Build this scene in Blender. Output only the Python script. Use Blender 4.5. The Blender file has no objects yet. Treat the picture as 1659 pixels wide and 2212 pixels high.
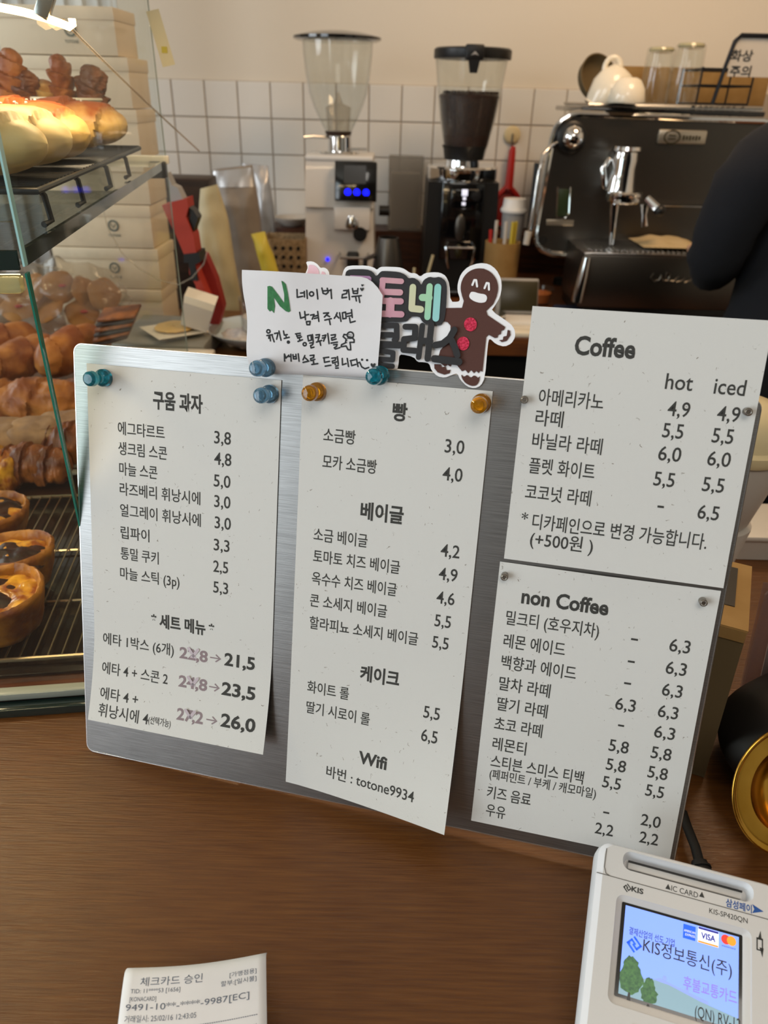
import bpy, bmesh, math, random
import numpy as np
from mathutils import Vector, Matrix, noise
random.seed(7)
SC = bpy.context.scene
COL = SC.collection
PI = math.pi
W, H = 1659, 2212

# ---------------------------------------------------------------- camera
F_PX, PITCH, ROLL, CAM_H = 1580.0, math.radians(29.65), math.radians(1.488), 0.4359   # counter top is z = 0
_F = Vector((0, math.cos(PITCH), -math.sin(PITCH))); _R = Vector((1, 0, 0)); _U = _R.cross(_F)
CR = _R*math.cos(ROLL) + _U*math.sin(ROLL); CU = -_R*math.sin(ROLL) + _U*math.cos(ROLL)
cd = bpy.data.cameras.new('camera'); cam = bpy.data.objects.new('camera', cd); COL.objects.link(cam)
SC.camera = cam
CP = Vector((0, 0, CAM_H))
cam.matrix_world = Matrix(((CR.x, CU.x, -_F.x, CP.x), (CR.y, CU.y, -_F.y, CP.y), (CR.z, CU.z, -_F.z, CP.z), (0, 0, 0, 1)))
cd.sensor_fit = 'VERTICAL'; cd.sensor_height = 34.6; cd.sensor_width = 34.6*W/H
cd.lens = F_PX/H*34.6
cd.clip_start = 0.01
cd.dof.use_dof = True; cd.dof.focus_distance = 0.485; cd.dof.aperture_fstop = 9.5; cd.dof.aperture_blades = 0

# ---------------------------------------------------------------- world, lights, exposure
wd = bpy.data.worlds.new('daylight'); SC.world = wd; wd.use_nodes = True
bg = wd.node_tree.nodes['Background']; bg.inputs[0].default_value = (0.80, 0.90, 1.0, 1); bg.inputs[1].default_value = 1.0
def area(name, loc, target, sx, sy, power, color):
    l = bpy.data.lights.new(name, 'AREA'); l.shape = 'RECTANGLE'; l.size = sx; l.size_y = sy; l.energy = power; l.color = color
    o = bpy.data.objects.new(name, l); COL.objects.link(o); o.location = loc
    o.rotation_euler = (Vector(target)-Vector(loc)).to_track_quat('-Z', 'Y').to_euler(); return o
area('window_daylight', (-1.86, -1.05, 0.55), (0, -0.75, 0.45), 1.9, 1.5, 36, (0.86, 0.94, 1.0))
area('far_window_daylight', (-1.86, 1.35, 0.75), (0, 1.45, 0.2), 1.0, 0.9, 17, (0.88, 0.95, 1.0))
area('ceiling_panel_light', (0.75, 1.35, 1.50), (0.65, 1.9, 0.1), 0.5, 0.5, 12, (1.0, 0.68, 0.40))
area('front_panel_light', (0.1, -0.6, 1.52), (0.1, 0.2, 0.0), 0.9, 0.9, 11, (1.0, 0.93, 0.85))
SC.view_settings.view_transform = 'Standard'; SC.view_settings.look = 'None'
SC.view_settings.gamma = 1.0; SC.view_settings.use_curve_mapping = False
SC.view_settings.exposure = 0.10
try:
    cy = SC.cycles
    cy.max_bounces = 8; cy.diffuse_bounces = 3; cy.glossy_bounces = 4; cy.transmission_bounces = 6; cy.transparent_max_bounces = 16
    cy.caustics_reflective = False; cy.caustics_refractive = False; cy.sample_clamp_indirect = 4.0
    cy.use_denoising = True
except Exception:
    pass

# ---------------------------------------------------------------- measuring helpers
def ray(x, y): return _F + CR*((x-W/2)/F_PX) - CU*((y-H/2)/F_PX)
def atz(x, y, z=0.0):
    v = ray(x, y); return CP + v*((z-CAM_H)/v.z)
def aty(x, y, Y):
    v = ray(x, y); return CP + v*(Y/v.y)
class Plane:
    """A surface frame in the room: origin o, unit axes u (right), v (up the surface), n (out of it)."""
    def __init__(s, o, u, v):
        s.o = Vector(o); s.u = Vector(u).normalized(); s.v = Vector(v).normalized(); s.n = s.u.cross(s.v).normalized()
    def mat(s):
        m = Matrix.Identity(4)
        for i, a in enumerate((s.u, s.v, s.n, s.o)):
            for j in range(3): m[j][i] = a[j]
        return m
    def uv(s, x, y, off=0.0):
        d = ray(x, y); t = ((s.o + s.n*off - CP).dot(s.n))/d.dot(s.n); p = CP + d*t - s.o
        return p.dot(s.u), p.dot(s.v)
    def uvs(s, x, y, zf):
        o = 0.0
        for _ in range(12):
            u, v = s.uv(x, y, o); o = zf(u, v)
        return s.uv(x, y, o)

# ---------------------------------------------------------------- materials
def lin(h):
    h = h.lstrip('#'); r = [int(h[i:i+2], 16)/255 for i in (0, 2, 4)]
    return tuple((c/12.92 if c <= .04045 else ((c+.055)/1.055)**2.4) for c in r) + (1,)
M = {}
def mat(name, color, rough=0.5, metal=0.0, spec=0.5, trans=0.0, ior=1.45, emis=0.0, coat=0.0, c2=None, scale=40, stretch=(1, 1, 1), bump=0.0, bscale=None, detail=4, lo=.35, hi=.65, subs=0.0, aniso=0.0, alpha=1.0, rr=None):
    m = bpy.data.materials.new(name); m.use_nodes = True; nt = m.node_tree; b = nt.nodes['Principled BSDF']
    I = b.inputs
    I['Base Color'].default_value = lin(color); I['Roughness'].default_value = rough; I['Metallic'].default_value = metal
    I['Specular IOR Level'].default_value = spec; I['Transmission Weight'].default_value = trans; I['IOR'].default_value = ior
    I['Coat Weight'].default_value = coat; I['Alpha'].default_value = alpha
    if subs: I['Subsurface Weight'].default_value = subs; I['Subsurface Radius'].default_value = (.01, .006, .003)
    if aniso: I['Anisotropic'].default_value = aniso
    if emis: I['Emission Color'].default_value = lin(color); I['Emission Strength'].default_value = emis
    if c2 or bump or rr:
        tc = nt.nodes.new('ShaderNodeTexCoord'); mp = nt.nodes.new('ShaderNodeMapping'); mp.inputs['Scale'].default_value = stretch
        nt.links.new(tc.outputs['Object'], mp.inputs[0])
        n = nt.nodes.new('ShaderNodeTexNoise'); n.inputs['Scale'].default_value = scale; n.inputs['Detail'].default_value = detail
        nt.links.new(mp.outputs[0], n.inputs['Vector'])
        if c2:
            r = nt.nodes.new('ShaderNodeValToRGB'); r.color_ramp.elements[0].position = lo; r.color_ramp.elements[1].position = hi
            r.color_ramp.elements[0].color = lin(color); r.color_ramp.elements[1].color = lin(c2)
            nt.links.new(n.outputs['Fac'], r.inputs[0]); nt.links.new(r.outputs[0], I['Base Color'])
        if rr:
            q = nt.nodes.new('ShaderNodeMapRange'); q.inputs['To Min'].default_value = rr[0]; q.inputs['To Max'].default_value = rr[1]
            q.inputs['From Min'].default_value = .3; q.inputs['From Max'].default_value = .7
            nt.links.new(n.outputs['Fac'], q.inputs[0]); nt.links.new(q.outputs[0], I['Roughness'])
        if bump:
            n2 = n
            if bscale:
                n2 = nt.nodes.new('ShaderNodeTexNoise'); n2.inputs['Scale'].default_value = bscale; n2.inputs['Detail'].default_value = detail
                nt.links.new(mp.outputs[0], n2.inputs['Vector'])
            bp = nt.nodes.new('ShaderNodeBump'); bp.inputs['Strength'].default_value = bump; bp.inputs['Distance'].default_value = 0.002
            nt.links.new(n2.outputs['Fac'], bp.inputs['Height']); nt.links.new(bp.outputs[0], I['Normal'])
    M[name] = m; return m
def glass(name, tint='#f4faf8', ior=1.5, rough=0.0, haze=0.0, hazec='#dfe6e6', graze=1.0):
    """thin clear sheet: what is behind shows through, the surface mirrors by Fresnel"""
    m = bpy.data.materials.new(name); m.use_nodes = True; nt = m.node_tree; nt.nodes.clear()
    out = nt.nodes.new('ShaderNodeOutputMaterial'); t = nt.nodes.new('ShaderNodeBsdfTransparent'); g = nt.nodes.new('ShaderNodeBsdfGlossy')
    lw = nt.nodes.new('ShaderNodeLayerWeight'); pw = nt.nodes.new('ShaderNodeMath'); fr = nt.nodes.new('ShaderNodeMath'); mx = nt.nodes.new('ShaderNodeMixShader')
    t.inputs[0].default_value = lin(tint); g.inputs['Roughness'].default_value = rough; f0 = ((ior-1)/(ior+1))**2; lw.inputs[0].default_value = .5; pw.operation = 'POWER'; pw.inputs[1].default_value = 5; fr.operation = 'MULTIPLY_ADD'; fr.inputs[1].default_value = (1-f0)*graze; fr.inputs[2].default_value = f0
    nt.links.new(lw.outputs['Facing'], pw.inputs[0]); nt.links.new(pw.outputs[0], fr.inputs[0])
    nt.links.new(fr.outputs[0], mx.inputs[0]); nt.links.new(t.outputs[0], mx.inputs[1]); nt.links.new(g.outputs[0], mx.inputs[2])
    last = mx
    if haze:
        d = nt.nodes.new('ShaderNodeBsdfDiffuse'); d.inputs[0].default_value = lin(hazec); m2 = nt.nodes.new('ShaderNodeMixShader'); m2.inputs[0].default_value = haze
        nt.links.new(mx.outputs[0], m2.inputs[1]); nt.links.new(d.outputs[0], m2.inputs[2]); last = m2
    nt.links.new(last.outputs[0], out.inputs[0]); M[name] = m; return m

# ---------------------------------------------------------------- mesh helpers
class MB:
    def __init__(s): s.v = []; s.f = []; s.mi = []; s.cur = 0
    def add(s, vs, fs):
        k = len(s.v); s.v += [tuple(p) for p in vs]; s.f += [tuple(i+k for i in f) for f in fs]; s.mi += [s.cur]*len(fs); return s
    def bm(s, bm):
        bm.verts.index_update(); return s.add([v.co.copy() for v in bm.verts], [[v.index for v in f.verts] for f in bm.faces])
    def box(s, c, d, bev=0.0, seg=2, R=None):
        bm = bmesh.new(); bmesh.ops.create_cube(bm, size=1.0)
        for v in bm.verts: v.co = Vector((v.co.x*d[0], v.co.y*d[1], v.co.z*d[2]))
        if bev: bmesh.ops.bevel(bm, geom=bm.edges[:], offset=min(bev, min(d)*.49), segments=seg, profile=.5, affect='EDGES')
        for v in bm.verts:
            if R is not None: v.co = R @ v.co
            v.co += Vector(c)
        s.bm(bm); bm.free(); return s
    def frus(s, c, d0, d1, h, sh=(0, 0)):
        """box with a different top: base centre c, base size d0, top size d1, top shifted by sh"""
        x, y, z = c; vs = []
        for (dx, dy), zz, (ox, oy) in ((d0, z, (0, 0)), (d1, z+h, sh)):
            vs += [(x+ox-dx/2, y+oy-dy/2, zz), (x+ox+dx/2, y+oy-dy/2, zz), (x+ox+dx/2, y+oy+dy/2, zz), (x+ox-dx/2, y+oy+dy/2, zz)]
        return s.add(vs, [(0, 3, 2, 1), (4, 5, 6, 7), (0, 1, 5, 4), (1, 2, 6, 5), (2, 3, 7, 6), (3, 0, 4, 7)])
    def lathe(s, prof, c=(0, 0, 0), n=32, ax='z', sx=1.0, sy=1.0, R=None, wob=None):
        vs = []; fs = []
        for (r, z) in prof:
            for i in range(n):
                a = 2*PI*i/n; rr = r*(wob(a, z) if wob else 1)
                p = Vector((rr*math.cos(a)*sx, rr*math.sin(a)*sy, z))
                if ax == 'y': p = Vector((p.x, -p.z, p.y))
                if ax == 'x': p = Vector((p.z, p.x, p.y))
                if R is not None: p = R @ p
                vs.append(p+Vector(c))
        for j in range(len(prof)-1):
            for i in range(n):
                k = (i+1) % n; fs.append((j*n+i, j*n+k, (j+1)*n+k, (j+1)*n+i))
        if prof[0][0] > 1e-5: fs.append(tuple(reversed(range(n))))
        if prof[-1][0] > 1e-5: fs.append(tuple((len(prof)-1)*n+i for i in range(n)))
        return s.add(vs, fs)
    def shell(s, prof, **k):
        """open lathe: no caps"""
        m0 = len(s.f); s.lathe(prof, **k)
        n = k.get('n', 32); keep = [i for i in range(m0, len(s.f)) if len(s.f[i]) == 4 or n == 4]
        s.f = s.f[:m0] + [s.f[i] for i in keep]; s.mi = s.mi[:m0] + [s.mi[i] for i in keep]; return s
    def tube(s, pts, r, n=8, closed=False):
        P = [Vector(p) for p in pts]; N = len(P); vs = []; fs = []; prev = None
        for i, p in enumerate(P):
            a = P[(i-1) % N] if (i or closed) else P[0]; b = P[(i+1) % N] if (i < N-1 or closed) else P[-1]
            t = (b-a).normalized() if (b-a).length > 1e-9 else Vector((0, 0, 1))
            if prev is None:
                q = t.orthogonal().normalized()
            else:
                q = prev - t*prev.dot(t); q = q.normalized() if q.length > 1e-6 else t.orthogonal().normalized()
            prev = q; w = t.cross(q); rr = r[i] if isinstance(r, (list, tuple)) else r
            for k in range(n):
                an = 2*PI*k/n; vs.append(p+(q*math.cos(an)+w*math.sin(an))*rr)
        m = N if closed else N-1
        for i in range(m):
            j = (i+1) % N
            for k in range(n): l = (k+1) % n; fs.append((i*n+k, i*n+l, j*n+l, j*n+k))
        if not closed: fs += [tuple(reversed(range(n))), tuple((N-1)*n+k for k in range(n))]
        return s.add(vs, fs)
    def ell(s, c, r, n=24, m=14, R=None, bumpy=0.0, bs=30, seed=0, flat=None, pw=1.0):
        vs = []; fs = []
        for j in range(m+1):
            th = PI*j/m
            for i in range(n):
                ph = 2*PI*i/n
                q = Vector((math.sin(th)*math.cos(ph), math.sin(th)*math.sin(ph), math.cos(th)))
                if pw != 1.0: q = Vector([math.copysign(abs(a)**pw, a) for a in q])
                p = Vector((q.x*r[0], q.y*r[1], q.z*r[2]))
                if bumpy: p += q*bumpy*noise.noise(p*bs+Vector((seed*3.1, seed*1.7, seed)))
                if flat is not None and p.z < -r[2]*flat: p.z = -r[2]*flat
                if R is not None: p = R @ p
                vs.append(p+Vector(c))
        for j in range(m):
            for i in range(n): k = (i+1) % n; fs.append((j*n+i, (j+1)*n+i, (j+1)*n+k, j*n+k))
        return s.add(vs, fs)
    def spiral(s, c, r, pitch=.55, lap=.13, nz=.05, seed=0, R=None, flat=.9, taper=2.6, n=40, m=70):
        """rolled dough: an oval body along x whose layers overlap in a spiral"""
        def f(u, v):
            a = 2*PI*u; x = 2*v-1; env = max(0, 1-abs(x)**taper)**.5
            ph = (x/pitch+.5+a/(2*PI)) % 1.0
            k = env*(1+lap*(ph-.5)*min(1, (1-abs(x))*5)) + nz*noise.noise(Vector((x*3+seed, math.cos(a)*2, math.sin(a)*2+seed)))*min(1, env*2) + nz*.35*noise.noise(Vector((x*14+seed, math.cos(a)*9, math.sin(a)*9)))*env
            p = Vector((x*r[0], r[1]*k*math.cos(a), r[2]*k*math.sin(a)))
            if p.z < -r[2]*flat: p.z = -r[2]*flat
            if R is not None: p = R @ p
            return p+Vector(c)
        return s.grid(f, n, m)
    def prism(s, poly, z0, z1, mp=None):
        """extrude a 2-D outline; mp maps (x, y, z) to a point"""
        n = len(poly); a = sum(poly[i][0]*poly[(i+1) % n][1]-poly[(i+1) % n][0]*poly[i][1] for i in range(n))
        if a < 0: poly = poly[::-1]
        if z0 > z1: z0, z1 = z1, z0
        mp = mp or (lambda x, y, z: (x, y, z))
        vs = [mp(x, y, z0) for x, y in poly] + [mp(x, y, z1) for x, y in poly]
        fs = [tuple(reversed(range(n))), tuple(n+i for i in range(n))] + [(i, (i+1) % n, n+(i+1) % n, n+i) for i in range(n)]
        return s.add(vs, fs)
    def cap(s, pts, w, z0, z1, n=6):
        """thick rounded strokes along a 2-D polyline"""
        for (x0, y0), (x1, y1) in zip(pts[:-1], pts[1:]):
            a = math.atan2(y1-y0, x1-x0); poly = []
            for i in range(n+1): t = a+PI/2+PI*i/n; poly.append((x0+w/2*math.cos(t), y0+w/2*math.sin(t)))
            for i in range(n+1): t = a-PI/2+PI*i/n; poly.append((x1+w/2*math.cos(t), y1+w/2*math.sin(t)))
            s.prism(poly, z0, z1); z0 += 1e-6; z1 += 2e-6
        return s
    def grid(s, fn, nu, nv):
        vs = [fn(i/nu, j/nv) for j in range(nv+1) for i in range(nu+1)]; k = nu+1
        return s.add(vs, [(j*k+i, j*k+i+1, (j+1)*k+i+1, (j+1)*k+i) for j in range(nv) for i in range(nu)])
    def build(s, name, m, parent=None, smooth=.6, loc=None):
        me = bpy.data.meshes.new(name); me.from_pydata(s.v, [], s.f)
        for x in (m if isinstance(m, (list, tuple)) else [m]): me.materials.append(M[x] if isinstance(x, str) else x)
        for p, i in zip(me.polygons, s.mi): p.material_index = i
        if smooth:
            me.polygons.foreach_set('use_smooth', [True]*len(me.polygons)); me.update(); me.set_sharp_from_angle(angle=smooth)
        me.validate(); me.update()
        o = bpy.data.objects.new(name, me); COL.objects.link(o)
        if parent: o.parent = parent
        if loc: o.location = loc
        return o
def tag(o, label=None, cat=None, group=None, kind=None):
    if label: o['label'] = label
    if cat: o['category'] = cat
    if group: o['group'] = group
    if kind: o['kind'] = kind
    return o
def thing(name, label, cat, loc=(0, 0, 0), rz=0.0, group=None, mw=None):
    o = bpy.data.objects.new(name, None); COL.objects.link(o); o.empty_display_size = .02
    if mw is not None: o.matrix_world = mw
    else: o.location = loc; o.rotation_euler = (0, 0, rz)
    return tag(o, label, cat, group)
def kids(o): return [c for c in bpy.data.objects if c.parent == o]
def copy_tree(o, parent=None):
    c = o.copy(); COL.objects.link(c); c.parent = parent
    for ch in kids(o): copy_tree(ch, c)
    return c
_tc = {}
def baked_mat(name, side, top, z0, z1, rough=.45, bump=.35, scale=22):
    """crust colour: the baked top of the loaf is browner than its sides"""
    m = mat(name, side, rough, c2=side, scale=scale, bump=bump, bscale=140, subs=.04); nt = m.node_tree; b = nt.nodes['Principled BSDF']
    tc = nt.nodes.new('ShaderNodeTexCoord'); sx = nt.nodes.new('ShaderNodeSeparateXYZ'); nt.links.new(tc.outputs['Object'], sx.inputs[0])
    n = nt.nodes.new('ShaderNodeTexNoise'); n.inputs['Scale'].default_value = scale*2; nt.links.new(tc.outputs['Object'], n.inputs['Vector'])
    mr = nt.nodes.new('ShaderNodeMapRange'); mr.inputs['From Min'].default_value = z0; mr.inputs['From Max'].default_value = z1; nt.links.new(sx.outputs['Z'], mr.inputs[0])
    ad = nt.nodes.new('ShaderNodeMath'); ad.operation = 'MULTIPLY_ADD'; ad.inputs[1].default_value = 1.1; ad.inputs[2].default_value = -.55; nt.links.new(n.outputs['Fac'], ad.inputs[0])
    a2 = nt.nodes.new('ShaderNodeMath'); a2.operation = 'ADD'; nt.links.new(mr.outputs[0], a2.inputs[0]); nt.links.new(ad.outputs[0], a2.inputs[1])
    r = nt.nodes.new('ShaderNodeValToRGB'); r.color_ramp.elements[0].position = .25; r.color_ramp.elements[1].position = .85
    r.color_ramp.elements[0].color = lin(side); r.color_ramp.elements[1].color = lin(top); nt.links.new(a2.outputs[0], r.inputs[0]); nt.links.new(r.outputs[0], b.inputs['Base Color'])
def text2d(s, offset=0.0, sp=1.0):
    """glyph outlines of a string at size 1 as 2-D verts and faces"""
    k = (s, offset, sp)
    if k in _tc: return _tc[k]
    c = bpy.data.curves.new('glyphs', 'FONT'); c.body = s; c.size = 1.0; c.offset = offset; c.space_character = sp; c.resolution_u = 3
    o = bpy.data.objects.new('glyphs', c); COL.objects.link(o); bpy.context.view_layer.update()
    me = o.evaluated_get(bpy.context.evaluated_depsgraph_get()).to_mesh()
    vs = [(v.co.x, v.co.y) for v in me.vertices]; fs = [tuple(p.vertices) for p in me.polygons]
    nz = [p.normal.z for p in me.polygons]
    fs = [f if z > 0 else f[::-1] for f, z in zip(fs, nz)]
    bpy.data.objects.remove(o); bpy.data.curves.remove(c)
    xs = [a[0] for a in vs]; ys = [a[1] for a in vs]
    _tc[k] = (vs, fs, min(xs), max(xs), min(ys), max(ys)); return _tc[k]
def put_text(mb, s, u0, u1, vc, size, bold=0.0, zf=None, eps=.0002, dv=0.0, mp=None, sp=1.0, vtop=None):
    """lay a string between u0 and u1, centred on height vc (dv: rise from left to right)"""
    vs, fs, x0, x1, y0, y1 = text2d(s, bold, sp)
    if not vs: return
    k = (u1-u0)/(x1-x0); ym = (y0+y1)/2
    P = []
    for x, y in vs:
        u = u0+(x-x0)*k; v = vc+(y-ym)*size + dv*(x-x0)/(x1-x0); z = (zf(u, v) if zf else 0)+eps
        P.append(mp(u, v, z) if mp else (u, v, z))
    mb.add(P, fs)
# ---------------------------------------------------------------- palette
mat('wood_top', '#532f14', .30, c2='#704721', scale=12, stretch=(2.2, 40, 40), bump=.30, bscale=20, detail=12, lo=.25, hi=.78, spec=.5)
mat('wood_ledge', '#3c2014', .45, c2='#54301c', scale=10, stretch=(1, 12, 12))
mat('wood_orange', '#55301a', .42, c2='#74431f', scale=10, stretch=(1, 12, 12))
mat('wood_dark', '#241812', .5, c2='#35241a', scale=8, stretch=(1, 12, 12))
mat('black_and_shade', '#0c0c0d', .5)
mat('floor_tile', '#4a443d', .6, c2='#5a534a', scale=4)
mat('paint', '#e6dccb', .85, bump=.03, scale=60)
mat('paint_dark', '#6b5c4c', .8)
mat('grout', '#b3a798', .9)
mat('tile', '#e9e5dd', .16, spec=.5, bump=.03, scale=9)
mat('curtain', '#dfe6ea', .9)
mat('steel_board', '#8a8987', .38, metal=1.0, bump=.05, scale=60, stretch=(.6, 30, 1), detail=6, c2='#a09f9d')
mat('steel_edge', '#e4e4e4', .25, metal=1.0)
mat('steel', '#bdbcba', .25, metal=1.0)
mat('steel_brushed', '#5f5b56', .36, metal=1.0, bump=.04, scale=60, stretch=(1, 30, 30))
mat('chrome', '#e2e2e2', .08, metal=1.0)
mat('nickel', '#8d867c', .35, metal=1.0, bump=.1, scale=900)
mat('paper_note', '#dcdbdd', .85, c2='#e2e1e3', scale=30)
mat('ink', '#3b3b38', .8)
mat('ink_black', '#26282a', .7)
mat('ink_mauve', '#8c7c80', .8)
mat('strike_mauve', '#c4b8bf', .8)
mat('ink_green', '#3d7f4d', .75, c2='#2f6d3f', scale=400)
mat('ink_thermal', '#5b6474', .8)
mat('card_white', '#f3f3f5', .8)
mat('card_black', '#2e2e30', .8, bump=.08, scale=500)
mat('card_brown', '#55362f', .85, bump=.15, scale=600)
mat('card_pink', '#edc6d3', .8)
mat('holo_purple', '#b088b8', .18, c2='#c79cc2', scale=20, coat=1)
mat('holo_pink', '#c98fa6', .16, c2='#dcb0b4', scale=25, coat=1, bump=.25, bscale=120)
mat('holo_cream', '#dcd8b8', .16, c2='#cfdcb4', scale=25, coat=1, bump=.25, bscale=120)
mat('holo_green', '#b4dcb2', .16, c2='#a0dcc0', scale=25, coat=1, bump=.25, bscale=120)
mat('holo_aqua', '#94d8cc', .16, c2='#a4dce0', scale=25, coat=1, bump=.25, bscale=120)
mat('glitter_red', '#b31236', .25, c2='#e0325a', scale=900, coat=.8, bump=.6, metal=.3)
for n_, c_ in (('pin_teal', '#1796ad'), ('pin_blue', '#7fb4d6'), ('pin_amber', '#f0a01c')):
    mat(n_, c_, .06, trans=.75, ior=1.49, spec=.6)
mat('black_plastic', '#111112', .4)
mat('black_gloss', '#08080a', .12, coat=.6)
mat('rubber', '#0b0b0c', .7)
mat('white_body', '#dcd8d2', .35, coat=.2)
mat('white_plastic', '#e6e4e0', .38)
mat('grey_plastic', '#9c9a98', .45)
mat('terminal_body', '#cdcbc8', .42, bump=.03, scale=900)
mat('terminal_light', '#e3e5e9', .4)
mat('groove', '#5c5852', .6)
mat('ceramic', '#efe6d2', .2, coat=.4)
mat('cream_lid', '#dccba0', .35)
mat('cup_white', '#c9c2b8', .4)
mat('carton', '#e4d2b8', .75, c2='#dfcbb0', scale=5)
mat('carton_print', '#4c5a58', .8)
mat('kraft', '#9f7d4a', .8, c2='#94723f', scale=30)
mat('shaded_kraft_brown', '#66563a', .8)
mat('red_plastic', '#b5231a', .35)
mat('red_cloth', '#8e1f16', .6)
mat('orange_red', '#a83626', .6)
mat('sweater', '#12141b', .95, bump=.25, scale=260)
mat('trousers', '#15151a', .9)
mat('skin', '#c69a7c', .55, subs=.1)
mat('hair', '#100d0c', .5)
mat('gold', '#b98a34', .16, metal=1.0, c2='#c79a42', scale=40, bump=.02)
mat('screen_blue', '#0a12ff', .4, emis=2.4)
mat('screen_off', '#141414', .2)
mat('lcd_sky', '#7c9cf4', .3, emis=.72)
mat('lcd_low', '#c2c8ff', .3, emis=.6)
mat('lcd_field', '#7f9fae', .3, emis=.5)
mat('lcd_tree', '#4f7a4a', .4, emis=.35, c2='#2c4a3c', scale=700)
mat('lcd_trunk', '#3a3a38', .4, emis=.2)
mat('lcd_hill', '#8aa0e8', .4, emis=.5)
mat('print_blue', '#1c5fe0', .4, emis=.5)
mat('print_visa', '#2a2f9c', .4, emis=.3)
mat('print_red', '#e23b2c', .4, emis=.5)
mat('print_orange', '#f59a2a', .4, emis=.5)
mat('print_white', '#e8ecff', .4, emis=.6)
mat('print_violet', '#8d7be0', .4, emis=.45)
mat('print_dark', '#241c1a', .4, emis=.03)
mat('print_navy', '#1d4f96', .6)
mat('led', '#ffd98a', .4, emis=9.0)
mat('led_warm', '#ffcb80', .4, emis=14.0)
mat('acrylic_lit', '#e8dcb0', .15, trans=.4, coat=.5)
mat('wire_black', '#1c1e24', .35, metal=.4)
mat('wire_steel', '#b9a88c', .25, metal=1.0)
mat('tray_dark', '#171210', .22, coat=.4)
mat('tray_grey', '#87857c', .4, metal=.3)
mat('glass_edge', '#2f8f7c', .12, trans=.35, ior=1.5, coat=.6)
mat('glass_edge_dark', '#1e2b28', .15, coat=.8)
mat('base_light', '#8c9389', .25, coat=.5)
mat('glass_edge_light', '#a8d8d8', .1, coat=.8, emis=.0)
baked_mat('bread_pale', '#e0c388', '#b5742f', .022, .055, .5, .15, 12)
baked_mat('bread_gold', '#d9b069', '#9a4d1a', .016, .046, .45, .35)
mat('bread_brown', '#86431a', .5, c2='#c27a36', scale=24, lo=.36, hi=.66, bump=.7, bscale=110)
mat('bread_deep', '#57280f', .45, c2='#9a5722', scale=26, lo=.42, hi=.66, bump=.6, bscale=150)
mat('scone', '#7d5c42', .7, c2='#a07a58', scale=40, bump=.4, bscale=120)
mat('tart_side', '#b0701f', .42, c2='#6a3210', scale=34, lo=.36, hi=.62, bump=.9, bscale=90)
mat('tart_burnt', '#160c09', .42, c2='#3a1c10', scale=60, bump=.8, bscale=90, spec=.25)
mat('tart_custard', '#d89a2c', .25, c2='#8a4612', scale=55, lo=.4, hi=.6, bump=.4, coat=.3)
mat('cookie', '#a9743c', .7, c2='#94602e', scale=40)
mat('jam_red', '#a8201c', .3)
mat('beans', '#23130c', .4, c2='#3a2114', scale=160, bump=.9, bscale=180)
mat('cloth_beige', '#b8a37c', .9, bump=.5, scale=60)
mat('yellow_pack', '#c8b23c', .4)
mat('rattan', '#9c8462', .8, c2='#7c6546', scale=90, bump=.5)
mat('coffee_bag', '#9a8f82', .45, c2='#877b6e', scale=12, bump=.3, bscale=18)
mat('silver_bag', '#a9a8a8', .32, metal=.6, bump=.6, bscale=22, c2='#bdbcbc', scale=12)
mat('cream_bag', '#c9bc98', .6, c2='#bdb088', scale=12, bump=.3, bscale=16)
mat('bowl_blue', '#b8c6cc', .25, coat=.4)
mat('salt', '#d4ccc6', .6, c2='#b8b0aa', scale=120, bump=.5)
mat('olive_screen', '#35301c', .3)
mat('plate_metal', '#b5ac9c', .3, metal=.8)
mat('gauge_green', '#2d3a24', .3)
mat('navy_cloth', '#1a2542', .9)
mat('orange_tea', '#b8682c', .3)
glass('glass_panel', '#f6fbf9', 1.5, haze=.006)
glass('glass_side', '#f9fcfb', 1.25, haze=.008, graze=.16)
glass('glass_clear', '#fbfcfb', 1.45, haze=.012)
glass('plastic_clear', '#eeeae4', 1.35, rough=.12, haze=.22, hazec='#d8d2c8')
glass('plastic_bag', '#f4f0ea', 1.45, rough=.1, haze=.10, hazec='#e4ded4')
glass('holder_clear', '#f0eaea', 1.4, rough=.05, haze=.12, hazec='#a89a9a')

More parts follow.
